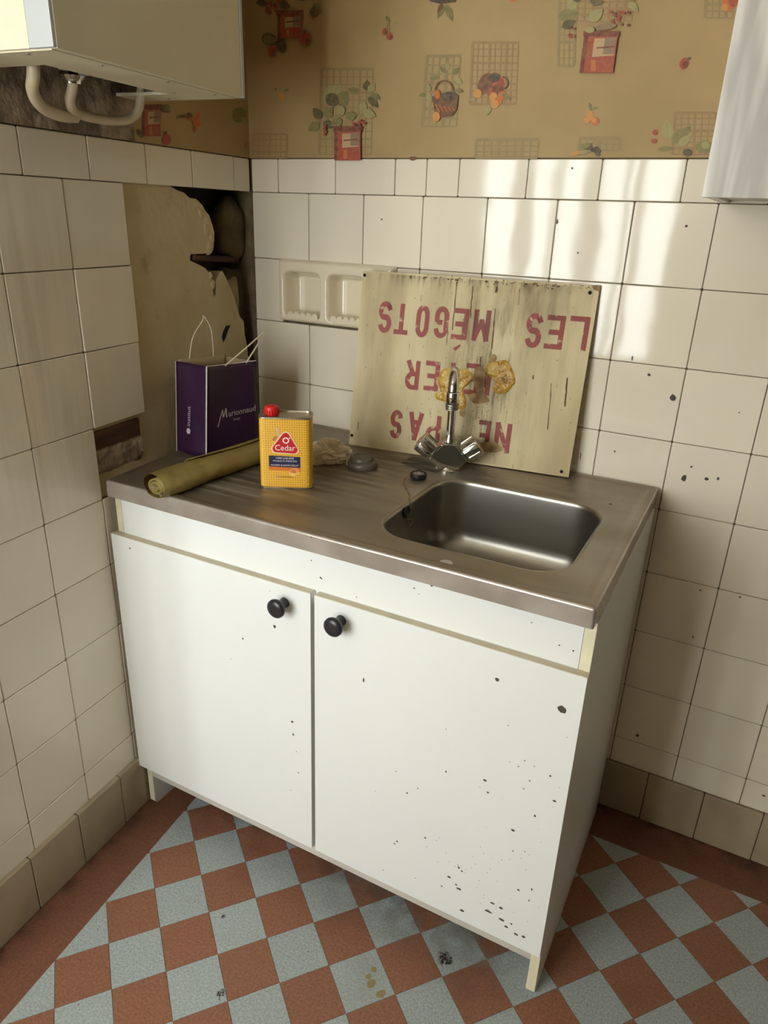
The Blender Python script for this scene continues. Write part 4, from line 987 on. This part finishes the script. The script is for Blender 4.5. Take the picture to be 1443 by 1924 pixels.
# pale inner lining, seen through the mouth
bag_face('lining', lambda i, t: bag_p(.97, .02+.96*i, .45+.57*t), 'bag_inner', 14, 6)
bag_face('lining', lambda i, t: bag_p(.03+.94*i, .97, .45+.55*t), 'bag_inner', 8, 6)
def piping(pts, r=.0012, name='white_piping'):
    bm = bmesh.new(); tube(bm, pts, r, 6); return mk(name, bm, 'bag_white', bag, smooth=70)
piping([bag_p(0, 0, t/12)+Vector((.0006, -.0012, 0)) for t in range(0, 13)], .0017)
piping([bag_p(1, 0, t/12)+Vector((-.001, -.0008, 0)) for t in range(0, 13)], .0009)
piping([bag_p(0, i/14, 1) for i in range(15)], .0011)
def cord(pts, r=.0016):
    bm = bmesh.new(); tube(bm, spline(pts, 8), r, 8); return mk('string_handle', bm, 'ribbon', bag, smooth=70)
a0 = bag_p(1, .22, .99); a1 = bag_p(1, .70, .99)
cord([a0, a0+Vector((.004, .012, .05)), a0+Vector((.012, .038, .085)), (a0+a1)/2+Vector((.014, 0, .097)), a1+Vector((.010, -.014, .066)), a1], .0012)
b0 = bag_p(0, .42, .985); b1 = bag_p(0, .82, .985)
tipp = on_x(495, 626, .17)-bag_o
cord([b0, b0.lerp(tipp, .5)+Vector((.004, 0, .003)), tipp, tipp.lerp(b1, .35)+Vector((0, .004, 0)), b1], .0018)
# lettering on the bag
def text_mesh(txt, size, shear=0, sx=1.0):
    cu = bpy.data.curves.new('t', 'FONT'); cu.body = txt; cu.size = size; cu.shear = shear; cu.resolution_u = 2
    ob = bpy.data.objects.new('t', cu); COL.objects.link(ob); bpy.context.view_layer.update()
    me = bpy.data.meshes.new_from_object(ob.evaluated_get(bpy.context.evaluated_depsgraph_get())); bpy.data.objects.remove(ob); bpy.data.curves.remove(cu)
    for v in me.vertices: v.co.x *= sx
    return me
def place_text(name, txt, width, height, fn, m, parent, shear=0, minw=None):
    me = text_mesh(txt, 1, shear); xs = [v.co.x for v in me.vertices]; ys = [v.co.y for v in me.vertices]; x0, x1, y0, y1 = min(xs), max(xs), min(ys), max(ys)
    for v in me.vertices: v.co = fn((v.co.x-x0)/(x1-x0)*width, (v.co.y-y0)/(y1-y0)*height)
    me.materials.clear(); me.materials.append(MATS[m]); return new_obj(name, me, parent)
wn = Vector((.99, -.14, 0))
def on_wide(b, t, k=.0012): return crumple(bag_p(0, b, t), 1)+wn*k
place_text('printed_lettering', 'arionnaud', .53, .070, lambda x, y: on_wide(.435+x, .405+y), 'bag_print', wide)
bm = bmesh.new()
for pts in ([(.20, .315), (.225, .315), (.335, .50), (.315, .50)], [(.315, .50), (.335, .50), (.345, .415), (.325, .405)], [(.335, .43), (.350, .41), (.405, .51), (.39, .51)], [(.39, .51), (.41, .51), (.41, .405), (.39, .405)]):
    bm.faces.new([bm.verts.new(on_wide(*p)) for p in pts])
mk('printed_lettering', bm, 'bag_print', wide)
place_text('printed_lettering', 'PARIS', .13, .022, lambda x, y: on_wide(.53+x, .345+y), 'bag_print', wide)
def on_nar(a, t, k=.0014): return bag_p(a, 0, t)+Vector((0, -.004*math.sin(math.pi*a)*(1-t)-k-.0006, 0))
place_text('printed_lettering', 'institut', .22, .10, lambda x, y: on_nar(.52+y, .32+x), 'bag_print', nar)
bm = bmesh.new(); bm.faces.new([bm.verts.new(on_nar(.57+.07*math.cos(t), .265+.033*math.sin(t))) for t in [2*math.pi*k/18 for k in range(18)]]); mk('printed_dot', bm, 'bag_print', nar)

# ------------------------------------------------------------------ yellow wax can
can_c = Vector((.3526, -.456, DECK)).lerp(Vector((.4405, -.4085, DECK)), .5)
cu_ = Vector((.0879, .0475, 0)).normalized(); cn = Vector((cu_.y, -cu_.x, 0)); CWd, CDp, CH = .1035, .056, .148
can = thing('wax_can', 'yellow honeycomb wax tin with red cap and navy label', 'can', can_c-cn*(CDp/2-.004), math.atan2(cu_.y, cu_.x))
def cring(ins, z, r=.013): return [Vector((x, y, z)) for x, y in rrect(-CWd/2+ins, CWd/2-ins, -CDp/2+ins, CDp/2-ins, r-ins*.5, 6)]
bm = bmesh.new(); loft(bm, [cring(0, .003), cring(0, CH-.003)], True, True, True); body = mk('tin_body', bm, 'can_honeycomb', can, smooth=40)
for nm, zz in (('bottom_rim', 0), ('top_rim', CH-.003)):
    bm = bmesh.new(); loft(bm, [cring(.002, zz), cring(-.0012, zz+.0008), cring(-.0012, zz+.0030), cring(.0004, zz+.0042), cring(.0026, zz+.0040), cring(.0030, zz+.001)], True, True, True); mk(nm, bm, 'can_tin', can, smooth=40)
bm = bmesh.new(); lathe(bm, [(.0135, 0), (.0138, .002), (.0142, .012), (.0135, .0165), (.0115, .0185), (.0005, .0190)], 26, Matrix.Translation((-.028, -.002, CH-.001)))
capo = mk('screw_cap', bm, 'can_red', can, smooth=45); tag(capo, 'red screw cap')
for k in range(18):
    a = 2*math.pi*k/18; bm = bmesh.new(); tube(bm, [Vector((-.028+.0139*math.cos(a), -.002+.0139*math.sin(a), CH+.001)), Vector((-.028+.0141*math.cos(a), -.002+.0141*math.sin(a), CH+.0105))], .0010, 5); mk('cap_ridge', bm, 'can_red', capo, smooth=60)
YF_ = -CDp/2
def lp(x, z, k=.0004): return Vector((x, YF_-k, z))       # front of the tin; x -.05..+.05, z up
def lab(name, m, pts, k):
    bm = bmesh.new(); bm.faces.new([bm.verts.new(lp(x, z, k)) for x, z in pts]); return mk(name, bm, m, body)
def tri(s_): # rounded red triangle badge
    P = [(-.0235, .0820), (.0235, .0800), (.0025, .1170)]; out = []
    for i, (cx_, cz_) in enumerate(P):
        mx_, mz_ = sum(p[0] for p in P)/3, sum(p[1] for p in P)/3; a = math.degrees(math.atan2(cz_-mz_, cx_-mx_)); r = .0075*s_
        qx, qz = mx_+(cx_-mx_)*.74*(1+(s_-1)*.3), mz_+(cz_-mz_)*.74*(1+(s_-1)*.3)
        for k in range(-4, 5): out.append((qx+r*math.cos(R(a+k*15)), qz+r*math.sin(R(a+k*15))))
    return out
p = Print(lambda x, y, k: lp(x, y, k-.0002), .00004)
SK = srgb(214, 176, 128)
p.poly(SK, [(-.0185, .1265), (-.0150, .1290), (-.0125, .1265), (-.0120, .118), (-.0060, .1125), (-.010, .108), (-.0160, .1130), (-.0175, .120)]); p.poly(srgb(176, 116, 70), [(-.026, .103), (-.019, .112), (-.015, .108), (-.019, .1005)]); p.poly(SK, [(-.012, .112), (.006, .1175), (.004, .1140), (-.010, .107)])
p.build('printed_hand', body)
lab('badge_border', 'label_cream', tri(1.18), .0008); lab('badge', 'label_red', tri(1.0), .0010)
place_text('printed_lettering', 'Cedar', .0400, .0120, lambda x, y: lp(-.0195+x, .0815+y*1.0, .0013), 'label_white', body)
bm = bmesh.new()
for k in range(24):
    a0_, a1_ = 2*math.pi*k/24, 2*math.pi*(k+1)/24; bm.faces.new([bm.verts.new(lp(.0022+r*math.cos(t), .1025+r*math.sin(t), .0013)) for r, t in ((.0064, a0_), (.0064, a1_), (.0042, a1_), (.0042, a0_))])
bm.faces.new([bm.verts.new(lp(.0098+.0014*math.cos(2*math.pi*k/10), .1075+.0014*math.sin(2*math.pi*k/10), .0013)) for k in range(10)]); mk('printed_lettering', bm, 'label_white', body)
lab('navy_label', 'label_navy', [(-.0325, .0475), (.0300, .0462), (.0300, .0688), (-.0325, .0705)], .0006)
for txt, x, z, w_, h in (('CIRE LIQUIDE', -.0185, .0632, .036, .0042), ('MEUBLES ET PARQUETS', -.0240, .0580, .047, .0030), ('NOURRIT & RAVIVE L\'ECLAT', -.0285, .0492, .055, .0032)):
    place_text('printed_lettering', txt, w_, h, lambda a, b, x=x, z=z: lp(x+a, z+b, .0010), 'label_white', body)
lab('orange_label', 'label_orange', [(-.0325, .0405), (.0300, .0392), (.0300, .0460), (-.0325, .0473)], .0006)
place_text('printed_lettering', 'AU PARFUM DE MIEL', .032, .0026, lambda a, b: lp(-.026+a, .0424+b, .0010), 'label_amber', body)
p = Print(lambda x, y, k: lp(x, y, k+.0002), .00004)
p.ell(srgb(226, 140, 70), .018, .0395, .010, .006, 10); p.ell(srgb(206, 96, 46), .016, .038, .005, .004); p.ell(srgb(240, 190, 90), .014, .0320, .0085, .0035, -8); p.ell(srgb(232, 180, 70), .024, .034, .006, .0025, 20); p.build('printed_honey', body)
p = Print(lambda x, y, k: lp(x, y, k+.0002), .00004)
for i, c in enumerate((srgb(40, 50, 110), srgb(236, 230, 220), srgb(190, 40, 40))): p.poly(c, [(-.0180+i*.0014, .0245), (-.0166+i*.0014, .0245), (-.0166+i*.0014, .0285), (-.0180+i*.0014, .0285)])
p.line(srgb(150, 96, 40), -.011, .0262, .014, .0258, .0016); p.build('printed_flag', body)

# ------------------------------------------------------------------ rolled olive oilcloth
ro0 = Vector((.2165, -.612, DECK)); ro1 = Vector((.250, -.250, DECK))
roll = thing('rolled_cloth', 'olive yellow rolled oilcloth lying across the drainboard', 'cloth', ro0)
ax = (ro1-ro0); sdv = Vector((ax.y, -ax.x, 0)).normalized(); n = 40; bm = bmesh.new(); rings = []
def rprof(a, t):     # flattened roll, a angle
    rw = .037-.006*t+.002*math.sin(t*9); rh = .0235-.003*t
    if t < .10: rw *= .78+.22*(t/.10)**.5
    return rw, rh
for k in range(n+1):
    t = k/n; rw, rh = rprof(0, t); ring = []
    for q in range(32):
        a = 2*math.pi*q/32; x = rw*math.cos(a)*(1+.05*math.sin(3*a+t*5)); z = rh+rh*math.sin(a)
        if z < rh*.35: z = max(z, 0)*.6
        p = ax*t+sdv*x+Vector((0, 0, .001+z)); p += sdv*.003*noise.noise(Vector((t*9, a, 1)))+Vector((0, 0, .0018*noise.noise(Vector((t*12, a*1.3, 4))) if z > .004 else 0)); ring.append(p)
    rings.append(ring)
loft(bm, rings, True, False, True); mk('outer_wrap', bm, 'olive_oilcloth', roll, smooth=70)
# spiral end
bm = bmesh.new(); sp_i = []
for k in range(70):
    a = k/70*4.6*math.pi; r = 1.0-.78*k/70; rw, rh = .025*r, .0195*r
    sp_i.append((rw*math.cos(a-1.2), .0205+rh*math.sin(a-1.2)*.95))
v0 = [bm.verts.new(sdv*x+Vector((0, 0, z))+ax.normalized()*(.004*(1-k/70))) for k, (x, z) in enumerate(sp_i)]
v1 = [bm.verts.new(sdv*x+Vector((0, 0, z))+ax.normalized()*.05) for x, z in sp_i]
for k in range(69): bm.faces.new((v0[k], v0[k+1], v1[k+1], v1[k]))
o = mk('inner_spiral', bm, 'olive_oilcloth', roll, smooth=60); md = o.modifiers.new('thickness', 'SOLIDIFY'); md.thickness = .0028; md.offset = 0
# loose flap lying on the outside
bm = bmesh.new(); g = []
for i in range(25):
    t = .30+.69*i/24; row = []
    for j in range(7):
        a = R(100+j*11+10*math.sin(t*7)*(1-j/6)); rw, rh = rprof(0, t); row.append(bm.verts.new(ax*t+sdv*((rw*1.06+.001)*math.cos(a))+Vector((0, 0, .0025+rh+rh*1.06*math.sin(a)))))
    g.append(row)
for i in range(24):
    for j in range(6): bm.faces.new((g[i][j], g[i+1][j], g[i+1][j+1], g[i][j+1]))
o = mk('loose_flap', bm, 'olive_oilcloth', roll, smooth=60); md = o.modifiers.new('thickness', 'SOLIDIFY'); md.thickness = .0015; md.offset = 1

# ------------------------------------------------------------------ crumpled rag
rc = Vector((.386, -.262, DECK))
rag = thing('crumpled_rag', 'crumpled cream cloth rag behind the yellow tin', 'rag', rc)
bm = bmesh.new(); bmesh.ops.create_icosphere(bm, subdivisions=5, radius=1)
for v in bm.verts:
    d = v.co.normalized(); w1 = noise.noise(d*1.6+Vector((3, 1, 0))); w2 = 1-2*abs(noise.noise(d*2.6+Vector((w1*1.5, 7, 2)))); w3 = 1-2*abs(noise.noise(d*5.2+Vector((1, w1*2, 5))))
    p = d*(.74+.26*w1+.34*w2+.16*w3); x = p.x*.046; y = p.y*.034; z = p.z*.030+.026
    v.co = Vector((x*.75+y*.35, x*.5+y*.6, max(z, .0005+.003*abs(noise.noise(d*4)))))
mk('cloth_lump', bm, 'rag', rag, smooth=60)
bm = bmesh.new(); bmesh.ops.create_icosphere(bm, subdivisions=4, radius=1)
for v in bm.verts:
    d = v.co.normalized(); w1 = noise.noise(d*2.0+Vector((8, 1, 3))); w2 = 1-2*abs(noise.noise(d*3.4+Vector((w1*2, 2, 9))))
    p = d*(.78+.25*w1+.36*w2); v.co = Vector((.014+p.x*.018+p.y*.008, .016+p.x*.012+p.y*.014, max(.001, .018+p.z*.020)))
mk('cloth_fold', bm, 'rag', rag, smooth=60)

# ------------------------------------------------------------------ grey rubber drain stopper
pk = thing('drain_stopper', 'flat dark grey rubber stopper beside the crumpled rag', 'stopper', (.462, -.232, DECK))
bm = bmesh.new(); lathe(bm, [(.031, 0), (.0335, .003), (.034, .010), (.032, .0145), (.028, .016)], 32); mk('lower_disc', bm, 'rubber_grey', pk, smooth=50)
bm = bmesh.new(); lathe(bm, [(.0265, .0145), (.0265, .021), (.0250, .0235), (.021, .0245), (.019, .0228), (.0005, .0225)], 30, Matrix.Translation((-.004, .004, 0))); mk('upper_disc', bm, 'rubber_grey', pk, smooth=50)

# ------------------------------------------------------------------ wall-hung casing over the left wall, with its pipes
BD, BZ, BS0, BS1, BTOP = .238, 1.5835, .372, .808, 2.20
hb = thing('wall_casing', 'white sheet metal wall casing hung over the left tiles with pipes beneath', 'wall unit', LW(.59, .02, BZ), LROT)
def hbx(name, m, s0, s1, o0, o1, z0, z1, bev=0, parent=None): return bbox(name, m, parent or hb, s0-.59, s1-.59, o0-.02, o1-.02, z0-BZ, z1-BZ, bev)
front = hbx('front_panel', 'casing_white', BS0+.0075, BS1-.004, BD-.012, BD, BZ, BTOP, .002)
hbx('trim_strip', 'casing_trim', BS0, BS0+.0075, BD-.012, BD+.0015, BZ, BTOP, .0006)
hbx('side_panel', 'casing_white', BS1-.006, BS1, .004, BD-.045, BZ+.0008, BTOP, .0015)
tr = hbx('trim_strip', 'casing_trim', BS1-.006, BS1+.0012, BD-.044, BD-.001, BZ+.0008, BTOP, .0015)
hbx('side_panel', 'casing_white', BS0+.0, BS0+.006, .004, BD-.013, BZ+.0008, BTOP, .001)
hbx('top_panel', 'casing_white', BS0+.006, BS1-.006, .004, BD-.012, BTOP-.006, BTOP)
# bottom tray with a cut-out for the pipes
for s0, s1, o0, o1 in ((BS0+.006, BS1-.006, .125, BD-.012), (BS0+.006, .445, .006, .125), (.720, BS1-.006, .006, .125)):
    hbx('bottom_tray', 'casing_under', s0, s1, o0, o1, BZ-.001, BZ+.004)
hbx('inner_plate', 'casing_trim', .56, .62, .05, .12, BZ+.012, BZ+.016)
hbx('inner_shade', 'masonry', BS0+.01, BS1-.01, .006, .23, BZ+.10, BZ+.11)
for s_, o_ in ((.43, .215), (.56, .218), (.70, .214), (.79, .17), (.40, .09), (.79, .06), (.46, .15)):
    bm = bmesh.new(); lathe(bm, [(.0035, .001), (.0035, -.0008), (.0025, -.0022), (.0005, -.0026)], 12, Matrix.Translation((s_-.59, o_-.02, 0))); mk('screw', bm, 'chrome_matt', hb, smooth=40)
def hpipe(pts, r): 
    bm = bmesh.new(); tube(bm, spline([Vector((a-.59, b-.02, z-BZ)) for a, b, z in pts], 8), r, 12); return mk('pipe', bm, 'pipe_paint', hb, smooth=70)
hpipe([(.70, .085, 1.64), (.70, .080, 1.580), (.690, .062, 1.556), (.660, .045, 1.538), (.62, .042, 1.530), (.585, .040, 1.532)], .0095)
hpipe([(.622, .080, 1.62), (.622, .078, 1.575), (.614, .060, 1.552), (.590, .045, 1.538), (.54, .040, 1.535), (.49, .040, 1.537), (.452, .042, 1.545), (.438, .050, 1.562), (.436, .060, 1.60)], .0080)
bm = bmesh.new(); lathe(bm, [(.020, .006), (.021, .001), (.016, -.004), (.0135, -.006), (.013, -.010), (.0085, -.0105)], 22, Matrix.Translation((.622-.59, .078-.02, 0))); mk('chrome_collar', bm, 'chrome', hb, smooth=45)

# ------------------------------------------------------------------ white wall cupboard at the right
wc = thing('wall_cupboard', 'white wall cupboard with faint vertical stripes at the upper right', 'cupboard', (1.37, -.16, 1.4375))
def wcx(name, m, x0, x1, y0, y1, z0, z1, bev=.001): return bbox(name, m, wc, x0-1.37, x1-1.37, y0+.16, y1+.16, z0-1.4375, z1-1.4375, bev)
wcx('side_panel', 'white_striped', 1.069, 1.085, -.292, -.0015, 1.4375, 2.15)
wcx('side_panel', 'white_striped', 1.655, 1.671, -.292, -.0015, 1.4375, 2.15)
wcx('bottom_panel', 'grey_edge', 1.085, 1.655, -.290, -.0015, 1.442, 1.456)
wcx('top_panel', 'white_laminate', 1.085, 1.655, -.292, -.0015, 2.134, 2.15)
wcx('back_panel', 'white_laminate', 1.085, 1.655, -.006, -.0015, 1.456, 2.134)
wcx('door', 'white_striped', 1.0675, 1.3685, -.311, -.293, 1.4365, 2.15, .0015); wcx('door', 'white_striped', 1.3715, 1.6725, -.311, -.293, 1.4365, 2.15, .0015)

# ------------------------------------------------------------------ litter on the floor
def litter(label, px, py, n, r, group=None):
    c = on_z(px, py, 0); t = thing('lint_clump', label, 'lint', (c.x, c.y, .0002)); bm = bmesh.new()
    for k in range(n):
        a, d = rnd.uniform(0, 6.28), r*rnd.uniform(0, 1)**.6; m_ = bmesh.ops.create_icosphere(bm, subdivisions=1, radius=rnd.uniform(.12, .3)*r)
        for v in m_['verts']: v.co = Vector((v.co.x*rnd.uniform(.8, 1.2)+d*math.cos(a), v.co.y+d*math.sin(a)*.8, max(0, v.co.z*.5+.1*r)))
    body_ = mk('fluff', bm, 'lint', t, smooth=60); bm = bmesh.new()
    for k in range(n*2):
        a = rnd.uniform(0, 6.28); q = [Vector((math.cos(a+j*.35)*r*(.3+.35*j), math.sin(a+j*.3)*r*(.3+.35*j), .0006+.0008*(j == 1))) for j in range(4)]; tube(bm, spline(q, 3), .00022, 4)
    mk('stray_hair', bm, 'lint', t)
litter('dark clump of lint on the grey tile before the cabinet', 836, 1803, 12, .013)
litter('small dark clump of fluff near the bottom of the picture', 416, 1869, 6, .008)
litter('tiny dark crumb of dirt left of the cabinet doors on the floor', 419, 1721, 4, .005)
bm = bmesh.new()
for px, py, r in ((697, 1848, 8), (692, 1835, 5), (703, 1822, 5), (716, 1868, 8)):
    c = on_z(px, py, 0); flake(bm, Vector((c.x, c.y, .0003)), Vector((1, 0, 0)), Vector((0, 1, 0)), r*.00125, r*.0014, Vector((0, 0, .0003)), 10)
tag(mk('spilled_spot', bm, 'stain_mustard', floor), 'dried mustard coloured spots')
bm = bmesh.new()
for _ in range(150):
    if rnd.random() < .55: px, py = rnd.uniform(700, 1000), 0; py = 1640+(px-700)*.46+abs(rnd.gauss(0, 18))+8
    else: px, py = rnd.uniform(60, 1430), rnd.uniform(1620, 1920)
    c = on_z(px, py, 0)
    if c.y > BACK_Y or c.x < bleft(c.y): continue
    flake(bm, Vector((c.x, c.y, .0003)), Vector((1, 0, 0)), Vector((0, 1, 0)), rnd.uniform(.0005, .0018), rnd.uniform(.0005, .0018), Vector((0, 0, .0003)), 5)
tag(mk('floor_dirt', bm, 'lint', floor), 'fine dark crumbs on the tiles', None, None, 'stuff')

# ------------------------------------------------------------------ dirt films
def gauss(x, c, w): return math.exp(-((x-c)/w)**2)
film('grime_film', 'film_sign', lambda u, v: sgp(.02+.96*u, .01+.98*v, .00055), lambda u, v: .03+.34*gauss(u, .60, .14)*(.45+.55*gauss(v, .5, .35))+.34*gauss(u, .82, .12)*gauss(v, .12, .12)+.2*gauss(v, 0, .05), board, 40, 30)
film('grime_film', 'film_sign_fine', lambda u, v: sgp(.02+.96*u, .01+.98*v, .00060), lambda u, v: .03+.38*gauss(u, .60, .11)*gauss(v, .55, .36)+.5*gauss(v, 0, .03)*soft(u, .3), board, 40, 30)
film('streak_film', 'film_tile', lambda u, v: LW(.45+.68*u, .0035, .80+.70*v), lambda u, v: .17*soft(u, .15)*soft(v, .25)*(.15+.85*gauss(u, .40, .14)), wall_left)
film('dust_film', 'film_dust', lambda u, v: Vector((.50+.54*u, -.50-.16*v, .0009)), lambda u, v: .75*soft(u, .15)*(1-v)**1.3*(.35+.65*u), floor)
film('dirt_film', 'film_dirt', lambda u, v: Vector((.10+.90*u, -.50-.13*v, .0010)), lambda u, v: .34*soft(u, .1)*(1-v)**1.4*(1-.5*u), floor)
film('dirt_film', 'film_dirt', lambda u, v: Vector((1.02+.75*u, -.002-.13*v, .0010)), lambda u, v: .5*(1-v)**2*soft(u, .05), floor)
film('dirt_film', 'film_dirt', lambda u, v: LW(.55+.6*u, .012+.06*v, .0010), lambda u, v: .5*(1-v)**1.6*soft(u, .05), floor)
film('lime_film', 'film_lime', lambda u, v: so(.52+.46*u, -.075-.10*v, DECK+.0004), lambda u, v: .5*soft(u, .2)*soft(v, .3), sink)
film('lime_film', 'film_lime', lambda u, v: so(.13+.36*u, -.40-.15*v, DECK+.0021), lambda u, v: .30*soft(u, .2)*soft(v, .3), sink)
film('deck_film', 'film_deck', lambda u, v: so(.12+.52*u, -.06-.50*v, DECK+.0024), lambda u, v: .34*soft(u, .2)*soft(v, .15), sink)
